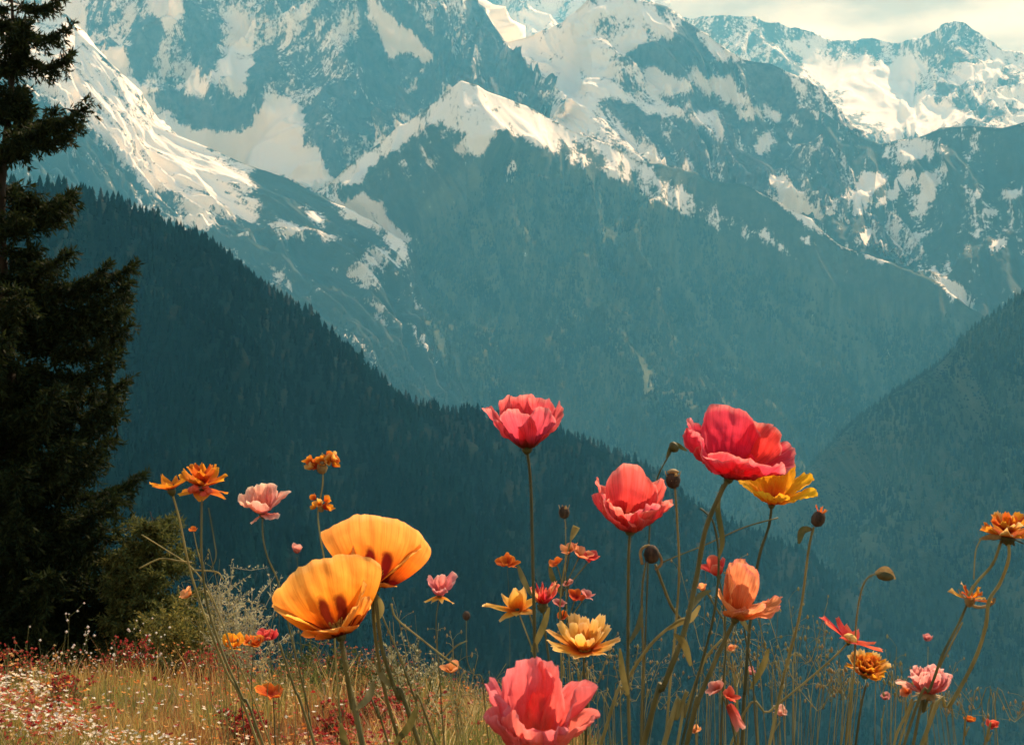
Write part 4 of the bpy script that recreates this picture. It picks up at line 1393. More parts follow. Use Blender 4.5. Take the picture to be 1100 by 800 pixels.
def hairs(path, rad, n, ln, seed=0):
    r_ = random.Random(seed)
    V, Fc, UV = [], [], []
    for _ in range(n):
        t = r_.random() * (len(path) - 1.001)
        k = int(t)
        p = path[k].lerp(path[k + 1], t - k)
        d = Vector((r_.gauss(0, 1), r_.gauss(0, 1), r_.gauss(0, 0.4))).normalized()
        s_ = d.cross(Vector((0, 0, 1))).normalized() * 0.00022
        l = ln * r_.uniform(0.5, 1.2)
        b = p + d * rad * 0.8
        o_ = len(V)
        V += [b - s_, b + s_, b + d * l]
        UV += [(0, 0)] * 3
        Fc.append((o_, o_ + 1, o_ + 2))
    return V, Fc, UV


PLANTS = []


class Plant:
    """a flowering stem: Empty on the ground that parents stem, petals, calyx ..."""

    def __init__(self, name, label, cat, stem_px, Y, rad=0.0016, mat=None, group=None, dY=0.0, fuzz=0, root_px=None):
        rw = random.Random(int(stem_px[0][0] * 7 + stem_px[0][1]))
        top = [at(x + (rw.uniform(-1.6, 1.6) if k else 0), y, Y + dY * k / max(1, len(stem_px) - 1) + (rw.uniform(-.006, .006) if k else 0)) for k, (x, y) in enumerate(stem_px)]
        last, prev = top[-1], top[-2]
        d = (last - prev).normalized()
        if d.z > -0.5:
            d = (d + Vector((0, 0, -1))).normalized()
        gx_, gy_ = last.x, last.y
        z = gz1(gx_, gy_)
        k = max(0.02, (last.z - z)) / -d.z
        lean = Vector((d.x, d.y, 0)) * k
        if lean.length > 0.25:
            lean = lean.normalized() * 0.25
        base = Vector((gx_ + lean.x, gy_ + lean.y, 0))
        base.z = gz1(base.x, base.y) - 0.012
        pts = top + [last.lerp(base, 0.55) + Vector((0.008, 0.004, 0)), base]
        self.Y = Y
        self.u = Y / F                         # metres per photo pixel at this distance
        self.base = base
        self.root = bpy.data.objects.new(name, None)
        COL.objects.link(self.root)
        self.root.location = base
        self.root.empty_display_size = 0.05
        tag(self.root, label, cat, group)
        path = smooth_path(pts, 40)
        n = len(path)
        rad *= 0.72
        rads = [rad * (0.82 + 0.45 * k / n) * (1 + 0.06 * math.sin(k * 1.7)) for k in range(n)]
        geo = [tube(path, rads, 8)]
        if fuzz:
            geo.append(hairs(path[:int(n * 0.7)], rad, fuzz * 3, 0.0032, seed=int(stem_px[0][0])))
        self.add('stem', merge(geo), mat or m_stem)
        self.head = top[0]
        PLANTS.append(self)
        self.path = path
        self.axis_auto = (path[0] - path[2]).normalized()

    def add(self, name, geo, mat, parent=None, M=None, at_=None):
        V, Fc, UV = geo
        if M is not None:
            V = [M @ v + at_ for v in V]
        V = [v - self.base for v in V]
        return link_mesh(name, V, Fc, mat, parent or self.root, UV)

    def head_at(self, axis, px=None):
        self.M = frame_of(axis)
        self.c = at(px[0], px[1], self.Y) if px else self.head
        return self

    def petal(self, mat, **kw):
        for k in ('Lp', 'Wp', 'r0', 'lift'):
            if k in kw:
                kw[k] *= self.u
        return self.add('petal', petal_geo(**kw), PM[mat], None, self.M, self.c)

    def calyx(self, r=4, h=5, sepals=0, sl=10, mat=None, th=(60, 30)):
        u = self.u
        parts = [lathe([(0.25 * r * u, -h * u), (0.75 * r * u, -0.6 * h * u), (r * u, -0.1 * h * u), (0.8 * r * u, 0.35 * h * u), (0.2 * r * u, 0.5 * h * u)], 10)]
        for k in range(sepals):
            parts.append(petal_geo(sl * u, sl * 0.36 * u, th[0], th[1], 360 * k / sepals + 17, 'oval', 0.5, 0.03, 0.0, k, 5, 7, r0=0.5 * r * u))
        return self.add('calyx', merge(parts), mat or m_calyx, None, self.M, self.c)

    def stamens(self, n=40, r=9, h=14, mat=None, knob=1.1, seed=1):
        r_ = random.Random(seed)
        u = self.u
        parts = []
        for _ in range(n):
            a_ = r_.uniform(0, 6.28)
            rr = r * math.sqrt(r_.random())
            tip = Vector((rr * math.cos(a_) * u, rr * math.sin(a_) * u, h * u * r_.uniform(0.7, 1.05)))
            parts.append(tube([Vector((0, 0, 0)), tip * 0.5 + Vector((0, 0, h * 0.06 * u)), tip], [0.28 * u] * 3, 4))
            b = lathe([(0.1 * knob * u, -knob * u), (knob * 0.8 * u, 0), (0.1 * knob * u, knob * u)], 5)
            parts.append(([v + tip for v in b[0]], b[1], b[2]))
        return self.add('stamen', merge(parts), mat or m_stamen, None, self.M, self.c)

    def button(self, r=7, h=4, mat=None):
        u = self.u
        return self.add('flower_button', lathe([(0.5 * r * u, -0.1 * h * u), (r * u, 0.2 * h * u), (0.9 * r * u, 0.6 * h * u), (0.5 * r * u, 0.9 * h * u), (0.05 * r * u, h * u)], 12), mat or m_button, None, self.M, self.c)

    def leaf(self, path_px, width, mat=None, dY=0.0):
        P = smooth_path([at(x, y, self.Y + dY * k / (len(path_px) - 1)) for k, (x, y) in enumerate(path_px)], 16)
        V, Fc, UV = [], [], []
        n = len(P)
        for k, p in enumerate(P):
            t = k / (n - 1)
            w = width * self.u * math.sin(math.pi * (0.06 + 0.9 * t)) ** 0.7
            d = (P[min(k + 1, n - 1)] - P[max(k - 1, 0)]).normalized()
            s_ = d.cross(Vector((0.1, 1, 0.15))).normalized()
            V += [p - s_ * w, p + Vector((0, 0.25 * w, 0)), p + s_ * w]
            UV += [(0, t), (.5, t), (1, t)]
            if k:
                b = 3 * k
                Fc += [(b - 3, b - 2, b + 1, b), (b - 2, b - 1, b + 2, b + 1)]
        return self.add('leaf', (V, Fc, UV), mat or m_calyx)

    def twig(self, path_px, rad=0.0009, mat=None, dY=0.0, name='side_stem'):
        P = smooth_path([at(x, y, self.Y + dY * k / (len(path_px) - 1)) for k, (x, y) in enumerate(path_px)], 16)
        return self.add(name, tube(P, rad, 6), mat or m_stem)

    def bloom(self, px, py, r, mat, axis=(0, -0.3, 1), n=5, th=(70, 45), kind='fan', wide=1.0, seed=0, name='blossom', rings=1, cup=0.5):
        """a small blossom of a branching plant, petals in one mesh"""
        u = self.u
        r_ = random.Random(seed + int(px))
        parts = []
        for q in range(rings):
            for k in range(n):
                parts.append(petal_geo(r * u * r_.uniform(0.8, 1.15) * (1 - 0.18 * q), r * wide * u * r_.uniform(0.8, 1.15), th[0] - 22 * q + r_.uniform(-12, 12), th[1] - 22 * q + r_.uniform(-18, 18),
                                       360 * k / n + r_.uniform(-14, 14) + 30 * q, kind, cup, 0.1, 0.06, r_.randint(0, 9999), 7, 7))
        return self.add(name, merge(parts), PM[mat], None, frame_of(axis), at(px, py, self.Y))

    def knob(self, px, py, r, mat, axis=(0, 0, 1), name='bud', stretch=1.15):
        u = self.u
        r = r * 0.86
        g = lathe([(0.25 * r * u, -stretch * r * u), (0.75 * r * u, -0.75 * stretch * r * u), (r * u, -0.1 * r * u), (0.85 * r * u, 0.5 * stretch * r * u), (0.45 * r * u, 0.9 * stretch * r * u), (0.1 * r * u, stretch * r * u)], 12)
        return self.add(name, g, mat, None, frame_of(axis), at(px, py, self.Y))


POPPY = 'poppies above the meadow'

# ---- P1 coral cup on a straight stem, centre
p = Plant('poppy', 'coral red cup poppy on a straight dark stem, against the crest of the dark ridge', 'flower', [(566, 482), (570, 520), (571, 600), (573, 700), (575, 800)], 1.25, 0.0021, m_stem_dark, POPPY, fuzz=260)
p.head_at((0.0, -0.12, 1))
for az, Lp, Wp, t0, t1, sk in [(90, 66, 62, 60, 4, 0), (20, 66, 56, 66, 24, 0.0), (160, 66, 56, 70, 30, 0.0), (-62, 58, 50, 66, 10, 0.03), (-118, 60, 52, 68, 12, -0.03), (55, 65, 50, 60, 10, 0), (128, 66, 52, 60, 6, 0)]:
    p.petal('coral', Lp=Lp, Wp=Wp, th0=t0, th1=t1, az=az, cup=0.75, ruffle=0.075, notch=0.07, seed=int(az + 500), skew=sk, power=0.7)
p.calyx(6, 6)
p.stamens(26, 8, 16)

# ---- P2 coral rounded cup
p = Plant('poppy', 'coral pink rounded poppy with a small folded petal in front, right of centre', 'flower', [(677, 570), (676, 600), (675, 690), (677, 800)], 1.15, 0.0018, m_stem, POPPY, fuzz=200)
p.head_at((0.02, -0.34, 1))
for az, Lp, Wp, t0, t1, cu in [(90, 72, 92, 58, 0, 0), (30, 68, 66, 72, 16, 0), (150, 68, 64, 72, 16, 0), (-20, 60, 60, 80, 18, 0), (200, 60, 60, 80, 18, 0), (-90, 46, 46, 84, 16, 30), (-50, 56, 54, 82, 14, 0), (-132, 54, 54, 82, 16, 0)]:
    p.petal('coral', Lp=Lp, Wp=Wp, th0=t0, th1=t1, az=az, cup=0.85, ruffle=0.1, notch=0.08, seed=int(az + 700), power=0.65, curl=cu)
p.calyx(6, 6)
p.stamens(30, 8, 18)

# ---- P3 large crimson bowl on a bent stem
p = Plant('poppy', 'large crimson bowl poppy with ruffled lip on a bent stem, highest of all flowers', 'flower', [(783, 513), (772, 534), (756, 570), (748, 620), (736, 680), (712, 740), (690, 800)], 1.0, 0.0025, m_stem, POPPY, fuzz=300)
p.head_at((0.20, -0.27, 1))
for az, Lp, Wp, t0, t1, sk, cu in [(100, 86, 92, 62, 16, 0, 0), (45, 80, 84, 66, 22, 0, 20), (150, 80, 92, 68, 36, 0, 20), (5, 78, 74, 74, 46, 0, 10), (190, 74, 74, 74, 40, 0, -20), (-90, 58, 98, 78, 36, 0.0, -16), (-40, 66, 80, 76, 44, 0, -16), (-135, 60, 76, 78, 40, 0, -16)]:
    p.petal('crimson', Lp=Lp, Wp=Wp, th0=t0, th1=t1, az=az, cup=0.8, ruffle=0.10, notch=0.07, seed=int(az + 900), skew=sk, power=0.8, curl=cu, nu=29, nv=25, crumple=1.05)
p.calyx(6, 7)
p.stamens(36, 9, 14)
p.leaf([(776, 520), (771, 545), (776, 580), (772, 600)], 3, m_stem_dark, 0.02)

# ---- P4 yellow behind the crimson bowl
p = Plant('poppy', 'golden yellow open flower half hidden behind the large crimson poppy', 'flower', [(829, 542), (826, 565), (816, 600), (808, 660), (800, 740), (796, 800)], 1.35, 0.0021, m_stem_dark, POPPY)
p.head_at((0.08, -0.26, 1))
for az, Lp, Wp, t0, t1 in [(165, 54, 44, 56, 56), (122, 54, 42, 42, 28), (84, 56, 36, 30, 8), (52, 58, 32, 44, 26), (20, 56, 30, 58, 50), (-10, 50, 26, 70, 62), (-70, 30, 28, 66, 40), (-130, 34, 30, 66, 44)]:
    p.petal('yellow', Lp=Lp, Wp=Wp, th0=t0, th1=t1, az=az, kind='fan', cup=0.5, ruffle=0.04, notch=0.02, seed=int(az + 300), power=0.8)
p.calyx(4, 5)

# ---- P5 big orange, lower left of the pair
p = Plant('poppy', 'large orange poppy seen from below, lower left one of the overlapping pair', 'flower', [(366, 683), (371, 712), (380, 760), (388, 800)], 1.0, 0.0027, m_stem, POPPY, fuzz=260)
p.head_at((-0.30, 0.06, 0.95))
for az, Lp, Wp, t0, t1, sk, cu in [(100, 90, 142, 28, -2, -0.03, 0.12), (172, 82, 106, 50, 44, 0.0, 0.3), (30, 64, 84, 50, 34, 0.0, 0.25), (-30, 54, 58, 72, 46, 0.05, 0.4), (-95, 30, 60, 82, 60, 0.0, 0.4), (-150, 44, 52, 74, 62, 0, 0.4)]:
    p.petal('orange', Lp=Lp, Wp=Wp, th0=t0, th1=t1, az=az, cup=cu, ruffle=0.05, notch=0.045, seed=int(az + 240), skew=sk, power=0.7, nu=31, nv=25, crumple=0.4)
p.calyx(6, 7)
p.stamens(30, 8, 17)

# ---- P6 big orange, upper right
p = Plant('poppy', 'large orange poppy with two painted maroon shadows of inner petals, upper right one of the pair', 'flower', [(402, 630), (404, 660), (412, 700), (428, 750), (450, 800)], 1.08, 0.0022, m_stem, POPPY, fuzz=240)
p.head_at((0.14, 0.04, 1))
for az, Lp, Wp, t0, t1, sk, cu in [(90, 76, 140, 22, -6, 0.08, 0.1), (8, 66, 80, 46, 34, 0, 0.3), (176, 50, 68, 50, 32, 0, 0.3), (-70, 22, 56, 84, 66, 0.04, 0.4), (-130, 22, 44, 84, 66, 0, 0.4)]:
    p.petal('orange', Lp=Lp, Wp=Wp, th0=t0, th1=t1, az=az, cup=cu, ruffle=0.045, notch=0.04, seed=int(az + 277), skew=sk, power=0.7, nu=31, nv=25, crumple=0.4)
p.calyx(7, 6)
p.stamens(30, 8, 17)
p.twig([(400, 640), (404, 690), (414, 745), (430, 800)], 0.0015, m_stem, 0.03)
p.leaf([(401, 636), (408, 652), (404, 668)], 5, m_stem_pale)

# ---- P7 blurred pink in front
p = Plant('poppy', 'big pink poppy close to the camera, cut off by the bottom of the picture', 'flower', [(572, 814), (576, 850), (580, 900)], 0.8, 0.0024, m_stem, POPPY)
p.head_at((0.02, -0.30, 1))
for az, Lp, Wp, t0, t1, cu in [(116, 112, 80, 38, 4, 0), (64, 106, 84, 38, 6, 0), (165, 96, 70, 54, 12, 0), (18, 100, 74, 54, 18, 0), (-16, 90, 62, 66, 30, 0), (-60, 78, 78, 68, 10, 0), (-115, 82, 86, 66, 10, 0), (205, 78, 58, 64, 14, 0)]:
    p.petal('pink', Lp=Lp, Wp=Wp, th0=t0, th1=t1, az=az, cup=0.75, ruffle=0.1, notch=0.09, seed=int(az + 210), power=0.75, curl=cu, nu=27, nv=23, crumple=1.3)
p.calyx(9, 9)
p.stamens(34, 10, 24)

# ---- P8 pale pink, left
p = Plant('poppy', 'small pale pink flower with white edged petals, alone left of the orange pair', 'flower', [(282, 552), (281, 575), (286, 598), (300, 628), (312, 680), (330, 760), (336, 800)], 1.7, 0.0015, m_stem, None)
p.head_at((-0.02, -0.2, 1))
for az, Lp, Wp, t0, t1 in [(100, 36, 30, 46, 10), (60, 36, 26, 50, 18), (140, 34, 28, 52, 20), (18, 38, 22, 56, 44), (176, 34, 24, 58, 38), (-100, 26, 28, 70, 14), (-40, 26, 24, 84, 96), (-140, 26, 24, 70, 24), (200, 16, 9, 120, 130)]:
    p.petal('blush', Lp=Lp, Wp=Wp, th0=t0, th1=t1, az=az, cup=0.7, ruffle=0.06, notch=0.05, seed=int(az + 33), nu=17, nv=15, crumple=1.4)
p.calyx(4, 5)

# ---- P9 pale pink & coral, right of the pair
p = Plant('poppy', 'small ragged pink flower with drooping pale sepals, right of the orange pair', 'flower', [(472, 640), (470, 665), (468, 690), (472, 740), (476, 790)], 1.9, 0.0012, m_stem, None)
p.head_at((0.05, -0.25, 1))
for az, Lp, Wp, t0, t1 in [(90, 24, 20, 40, 16), (40, 30, 20, 46, 40), (150, 26, 18, 44, 36), (-60, 16, 16, 60, 20), (-120, 16, 14, 60, 30)]:
    p.petal('rose', Lp=Lp, Wp=Wp, th0=t0, th1=t1, az=az, cup=0.7, ruffle=0.09, notch=0.08, seed=int(az + 53), nu=15, nv=13, crumple=1.6)
for az, Lp in [(-10, 18), (190, 18), (-70, 12), (-130, 14)]:
    p.petal('amber', Lp=Lp, Wp=7, th0=100, th1=124, az=az, kind='oval', seed=az + 900, nu=5, nv=7)
p.calyx(3, 4)

# ---- P10 amber daisy
p = Plant('daisy', 'amber yellow daisy-like flower seen from the side, left of the long pale stem', 'flower', [(628, 698), (628, 720), (632, 760), (630, 800)], 1.3, 0.0016, m_stem_dark, None)
p.head_at((-0.02, -0.34, 1))
rr = random.Random(4)
for k in range(13):
    az = 360 * k / 13
    p.petal('amber', Lp=40 + rr.uniform(-5, 5), Wp=15 + rr.uniform(-2, 3), th0=62 if 0 < az < 180 else 76, th1=(34 if 20 < az < 160 else 60) + rr.uniform(-12, 10), az=az + rr.uniform(-6, 6), kind='strap', cup=0.4, ruffle=0.03, notch=0.05, seed=k, r0=4, nu=7, nv=11)
for k in range(9):
    p.petal('amber', Lp=30 + rr.uniform(-5, 4), Wp=13, th0=46, th1=22 + rr.uniform(-10, 14), az=40 * k + 12, kind='strap', cup=0.4, ruffle=0.03, notch=0.05, seed=k + 40, r0=3, nu=7, nv=11)
p.calyx(7, 7, 8, 10, th=(95, 110))
p.button(7, 6, m_stamen)

# ---- P11 amber star and the scarlet thistle-like flower
p = Plant('star_flower', 'pale amber star-shaped flower with pointed petals, left of the small scarlet one', 'flower', [(556, 655), (564, 678), (574, 700), (580, 740), (584, 800)], 1.5, 0.0013, m_stem_pale, None)
p.head_at((-0.1, -0.3, 1))
for az, Lp, Wp, t0, t1 in [(180, 38, 13, 84, 66), (140, 26, 15, 60, 50), (95, 24, 20, 30, 10), (45, 26, 22, 40, 20), (10, 30, 18, 70, 60), (-40, 24, 16, 90, 80), (-95, 16, 14, 86, 90), (-140, 26, 13, 96, 100)]:
    p.petal('amber', Lp=Lp, Wp=Wp, th0=t0, th1=t1, az=az, kind='oval', cup=0.5, ruffle=0.05, notch=0.02, seed=int(az + 63), nu=9, nv=11)
p.calyx(3, 4)
p.twig([(566, 652), (574, 676), (578, 700)], 0.0009, m_stem_pale)
p = Plant('thistle_flower', 'small scarlet tufted flower tucked beside the pale amber star', 'flower', [(583, 650), (586, 680), (590, 720), (592, 800)], 1.46, 0.0018, m_stem_dark, None)
p.head_at((0.05, -0.2, 1))
rr = random.Random(6)
for k in range(22):
    p.petal('scarlet' if k % 4 else 'peach', Lp=rr.uniform(20, 31), Wp=rr.uniform(5, 9), th0=rr.uniform(20, 62), th1=rr.uniform(0, 44), az=k * 137.5, kind='oval', cup=0.3, ruffle=0.05, seed=k, nu=5, nv=9)
p.calyx(6, 8)

# ---- P12 branching orange-red
p = Plant('wallflower', 'branching plant with small orange-red blossoms, standing behind the scarlet tuft', 'flower', [(616, 572), (612, 590), (604, 620), (602, 660), (604, 720), (606, 800)], 1.6, 0.0013, m_stem_pale, None)
for x, y, r, mt in [(622, 598, 15, 'peach'), (634, 601, 12, 'scarlet'), (612, 592, 12, 'peach'), (618, 643, 13, 'rust'), (629, 640, 10, 'faded'), (601, 650, 10, 'faded'), (611, 628, 8, 'faded'), (598, 606, 9, 'rust'), (605, 664, 8, 'rust')]:
    p.bloom(x, y, r, mt, axis=(random.uniform(-.6, .6), -0.5, 1), seed=int(x * 3))
    p.twig([(x, y), ((x + 607) / 2, y + 16), (605, y + 34)], 0.0007, m_stem)
p.leaf([(614, 575), (619, 566), (613, 580)], 4, m_stem_pale)
p.leaf([(604, 640), (594, 622), (590, 606)], 3, m_calyx)

def pod(name, label, cat, stem, Y, px, py, r, rad, mat, crown=False, tilt=(0, 0, 1)):
    q = Plant(name, label, cat, stem, Y, rad, mat, None, fuzz=120)
    q.knob(px, py, r, m_pod, tilt, 'seed_pod')
    q.head_at(tilt, (px, py))
    return q

# ---- small red one
p = Plant('small_poppy', 'tiny brick red blossom on a thread-thin stem left of the coral cup stem', 'flower', [(545, 608), (548, 640), (548, 700), (545, 790)], 2.1, 0.0006, m_stem_dark, None)
for q in range(2):
    p.bloom(543 + q * 4, 606 + q, 12, 'rust', axis=(-0.2 + 0.4 * q, -0.7, 1), seed=q, name='blossom')

# ---- P13 peach flower
p = Plant('poppy', 'peach tulip-like flower with upright petals and a fringe spread to the right', 'flower', [(790, 664), (780, 682), (764, 716), (748, 760), (736, 800)], 1.15, 0.0026, m_stem, POPPY)
p.head_at((0.18, -0.12, 1))
for az, Lp, Wp, t0, t1, cu in [(110, 64, 50, 30, -2, 0), (-112, 64, 46, 38, -12, 0), (165, 60, 42, 40, -8, 0), (60, 60, 40, 30, -2, 0), (200, 40, 40, 66, 22, 0), (-60, 44, 46, 70, 44, 0), (-20, 52, 30, 74, 58, -14), (6, 56, 24, 70, 46, -10), (25, 50, 26, 66, 58, 0), (-85, 32, 40, 74, 40, 0)]:
    p.petal('peach', Lp=Lp, Wp=Wp, th0=t0, th1=t1, az=az, kind='oval' if az in (200, -85) else 'fan', cup=0.7, ruffle=0.05, notch=0.08, seed=int(az + 133), power=0.8, curl=cu)
p.calyx(5, 6)
p = Plant('small_poppy', 'small red half-open flower peeping out behind the upright peach petals', 'flower', [(772, 618), (776, 650), (778, 700), (776, 790)], 1.3, 0.0012, m_stem_dark, None)
p.head_at((-0.4, -0.3, 1))
for az, Lp, Wp, t0, t1 in [(90, 24, 20, 40, 10), (180, 26, 20, 50, 30), (-90, 22, 18, 50, 20), (0, 22, 18, 50, 20)]:
    p.petal('scarlet', Lp=Lp, Wp=Wp, th0=t0, th1=t1, az=az, cup=0.7, ruffle=0.06, seed=az + 321, nu=9, nv=9)
p.calyx(3, 4)
p.twig([(758, 634), (764, 644), (776, 664)], 0.0009, m_stem)
p.bloom(756, 634, 9, 'peach', axis=(-0.5, -0.3, 1), n=4, th=(50, 20))

# ---- P14 orange marigolds, far left
p = Plant('marigold', 'orange many-petalled flower with drooping lower petals, higher one at far left', 'flower', [(217, 528), (216, 560), (217, 600), (222, 650), (240, 700), (262, 750), (284, 800)], 1.4, 0.0017, m_stem, 'orange marigolds at far left')
p.head_at((0.06, -0.22, 1))
rr = random.Random(9)
for k in range(12):
    p.petal('marigold', Lp=rr.uniform(25, 34), Wp=rr.uniform(13, 18), th0=70, th1=rr.uniform(44, 74), az=k * 30 + rr.uniform(-8, 8), kind='oval', cup=0.5, ruffle=0.06, notch=0.04, seed=k, lift=6, nu=7, nv=9)
for k in range(10):
    p.petal('rust' if k % 2 else 'marigold', Lp=rr.uniform(20, 28), Wp=rr.uniform(12, 16), th0=46, th1=rr.uniform(20, 50), az=k * 137.5, kind='oval', cup=0.6, ruffle=0.06, seed=k + 50, lift=9, nu=7, nv=9)
for az in (-20, 30, -80, 200, 160):
    p.petal('marigold', Lp=30 if az < 100 else 26, Wp=18, th0=90, th1=112, az=az, kind='oval', cup=0.5, ruffle=0.05, seed=az + 700, lift=2, nu=7, nv=9)
p.add('fruitlet', merge([([v + Vector((math.cos(k * 1.05) * 9 * p.u, -11 * p.u + math.sin(k * 1.05) * 5 * p.u, (4 + 4 * math.sin(k * 2.1)) * p.u)) for v in lathe([(0.5 * p.u, -4 * p.u), (3.4 * p.u, -2 * p.u), (4.4 * p.u, 0), (3.2 * p.u, 2.6 * p.u), (0.5 * p.u, 4 * p.u)], 8)[0]], lathe([(0.5, -4), (3.4, -2), (4.4, 0), (3.2, 2.6), (0.5, 4)], 8)[1], lathe([(0.5, -4), (3.4, -2), (4.4, 0), (3.2, 2.6), (0.5, 4)], 8)[2]) for k in range(6)]), plain_mat('fruitlet_red', (0.6, 0.06, 0.03), (0.78, 0.16, 0.1), 200, 0.2, 0.5), None, p.M, p.c)
p.calyx(5, 7)
p.twig([(224, 545), (230, 580), (232, 598), (226, 612)], 0.0007, m_stem)
p = Plant('marigold', 'orange flat flower seen edge-on, lower one at far left touching the higher', 'flower', [(184, 526), (192, 560), (204, 610), (220, 660), (244, 720), (276, 800)], 1.46, 0.0017, m_stem_pale, 'orange marigolds at far left')
p.head_at((-0.25, -0.12, 1))
for k in range(9):
    p.petal('marigold', Lp=rr.uniform(18, 30), Wp=rr.uniform(9, 13), th0=70, th1=rr.uniform(40, 76), az=k * 40, kind='oval', cup=0.5, ruffle=0.06, seed=k + 150, nu=7, nv=9)
p.calyx(5, 7, 6, 8)
# stalk leaves/branch with an orange bud on the same group of stems
p = Plant('dry_stalk', 'dry branched stalk with an orange bud crossing the leftmost stems', 'plant', [(152, 574), (180, 592), (206, 610), (226, 640), (250, 700), (290, 800)], 1.5, 0.0011, m_stem_pale, None)
p.bloom(204, 640, 13, 'peach', axis=(-0.7, -0.4, 0.8), n=5, th=(60, 30))
p.twig([(204, 640), (220, 634), (228, 646)], 0.0009, m_stem_pale)
p.twig([(150, 610), (172, 600), (190, 602), (206, 604)], 0.0009, m_stem_pale)
p.twig([(206, 612), (232, 614), (240, 622)], 0.0009, m_stem_pale)
p.bloom(208, 570, 7, 'rust', axis=(0, -0.5, 1), n=4)
p.twig([(208, 571), (212, 590), (218, 612)], 0.0006, m_stem_pale)

# ---- P15 whorled orange flower
p = Plant('whorl_flower', 'orange flower with two tiers of blossoms on one upright stem', 'flower', [(346, 486), (346, 520), (343, 550), (343, 580), (350, 602), (358, 660), (366, 760)], 1.6, 0.0014, m_stem_pale, None)
for (cx_, cy_, rad_, nb_) in [(346, 499, 14, 12), (345, 543, 8, 7)]:
    for k in range(nb_):
        an = 2 * math.pi * k / nb_
        p.bloom(cx_ + rad_ * math.cos(an) * 0.8, cy_ + random.uniform(-7, 5) + 3 * math.sin(an), 10 if rad_ > 10 else 8, ('marigold', 'rust', 'amber')[k % 3], axis=(math.cos(an), -math.sin(an) - 0.3, 0.7), n=4, th=(50, 20), seed=k)
    p.knob(cx_, cy_ + 3, rad_ * 0.5, m_pod_rim, name='calyx')

# ---- P16 orange marigold at the right edge
p = Plant('marigold', 'orange ragged double flower cut by the right picture edge', 'flower', [(1083, 578), (1082, 600), (1074, 626), (1064, 645), (1058, 672), (1046, 710), (1020, 760), (990, 800)], 1.2, 0.0022, m_stem_pale, None)
p.head_at((0.02, -0.2, 1))
rr = random.Random(12)
for k in range(34):
    ring = k // 14
    p.petal(('marigold', 'rust', 'marigold', 'amber')[k % 4], Lp=(34, 26, 18)[ring] * rr.uniform(0.85, 1.15), Wp=rr.uniform(9, 14), th0=(80, 58, 30)[ring], th1=(66, 40, 10)[ring] + rr.uniform(-14, 14), az=k * 137.5, kind='strap', cup=0.3, ruffle=0.09, notch=0.09, seed=k, lift=2 + 4 * ring, nu=7, nv=9)
p.calyx(8, 8, 7, 14, th=(100, 112))
p.twig([(1076, 580), (1066, 606), (1050, 624), (1040, 640)], 0.0012, m_stem_pale)
p.twig([(1054, 578), (1048, 592), (1046, 622)], 0.0006, m_stem_pale)
p.leaf([(1080, 577), (1068, 576), (1052, 579)], 3.4, m_pod_rim)
p = Plant('dry_flower', 'spiky withered brown flower head clasping the right-hand stem joint', 'flower', [(1040, 646), (1032, 668), (1014, 702), (998, 740), (970, 800)], 1.22, 0.0017, m_stem, None)
p.head_at((0.15, -0.2, 1), (1042, 644))
rr = random.Random(13)
for k in range(12):
    p.petal(('amber', 'rust', 'marigold')[k % 3], Lp=rr.uniform(14, 26), Wp=rr.uniform(3, 6), th0=rr.uniform(30, 90), th1=rr.uniform(10, 90), az=k * 137.5, kind='oval', cup=0.3, ruffle=0.12, seed=k, nu=5, nv=7)
p.calyx(6, 8, 6, 14, m_pod_rim, (80, 40))
p.twig([(1040, 648), (1052, 652), (1066, 648), (1068, 642)], 0.0014, m_pod_rim)

# ---- P17 rose pink double
p = Plant('peony', 'rose pink double flower with pleated petals near the lower right corner', 'flower', [(998, 746), (992, 764), (980, 800)], 1.25, 0.0019, m_stem, None)
p.head_at((0.03, -0.12, 1))
rr = random.Random(14)
for k in range(22):
    az = k * 137.5
    p.petal('rose', Lp=(34 if k < 12 else 28) * rr.uniform(0.9, 1.1), Wp=rr.uniform(15, 24), th0=(64 if k < 12 else 34), th1=rr.uniform(-10, 26) if k < 12 else rr.uniform(-6, 16), az=az, cup=0.5, ruffle=0.1, notch=0.09, seed=k, nu=15, nv=13, crumple=1.4)
p.petal('blush', Lp=40, Wp=16, th0=74, th1=58, az=184, cup=0.6, ruffle=0.06, seed=77)
p.calyx(8, 6, 7, 16, m_pod_rim, (96, 110))
p.twig([(980, 750), (974, 766), (964, 786), (958, 810)], 0.0012, m_stem_pale)
p.twig([(1004, 748), (998, 772), (994, 800)], 0.001, m_stem_pale)
p.bloom(976, 744, 11, 'peach', axis=(-0.6, -0.4, 0.5), n=5, th=(60, 40))

# ---- P18 double orange
p = Plant('marigold', 'orange pompom flower with a yellow frilled rim below the small red flat one', 'flower', [(930, 736), (926, 756), (918, 800)], 1.4, 0.0016, m_stem_dark, None)
p.head_at((0.12, -0.55, 0.8), (930, 722))
rr = random.Random(15)
for k in range(40):
    ring = 0 if k < 13 else (1 if k < 27 else 2)
    p.petal(('amber' if k % 3 == 0 else 'marigold', 'marigold' if k % 2 else 'rust', 'rust')[ring], Lp=(26, 21, 15)[ring] * rr.uniform(0.85, 1.1), Wp=(13, 11, 9)[ring], th0=(74, 50, 28)[ring], th1=(46, 24, 6)[ring] + rr.uniform(-12, 12), az=k * 137.5, kind='strap', cup=0.4, ruffle=0.08, notch=0.08, seed=k, nu=7, nv=9)
p.calyx(7, 8, 6, 10)

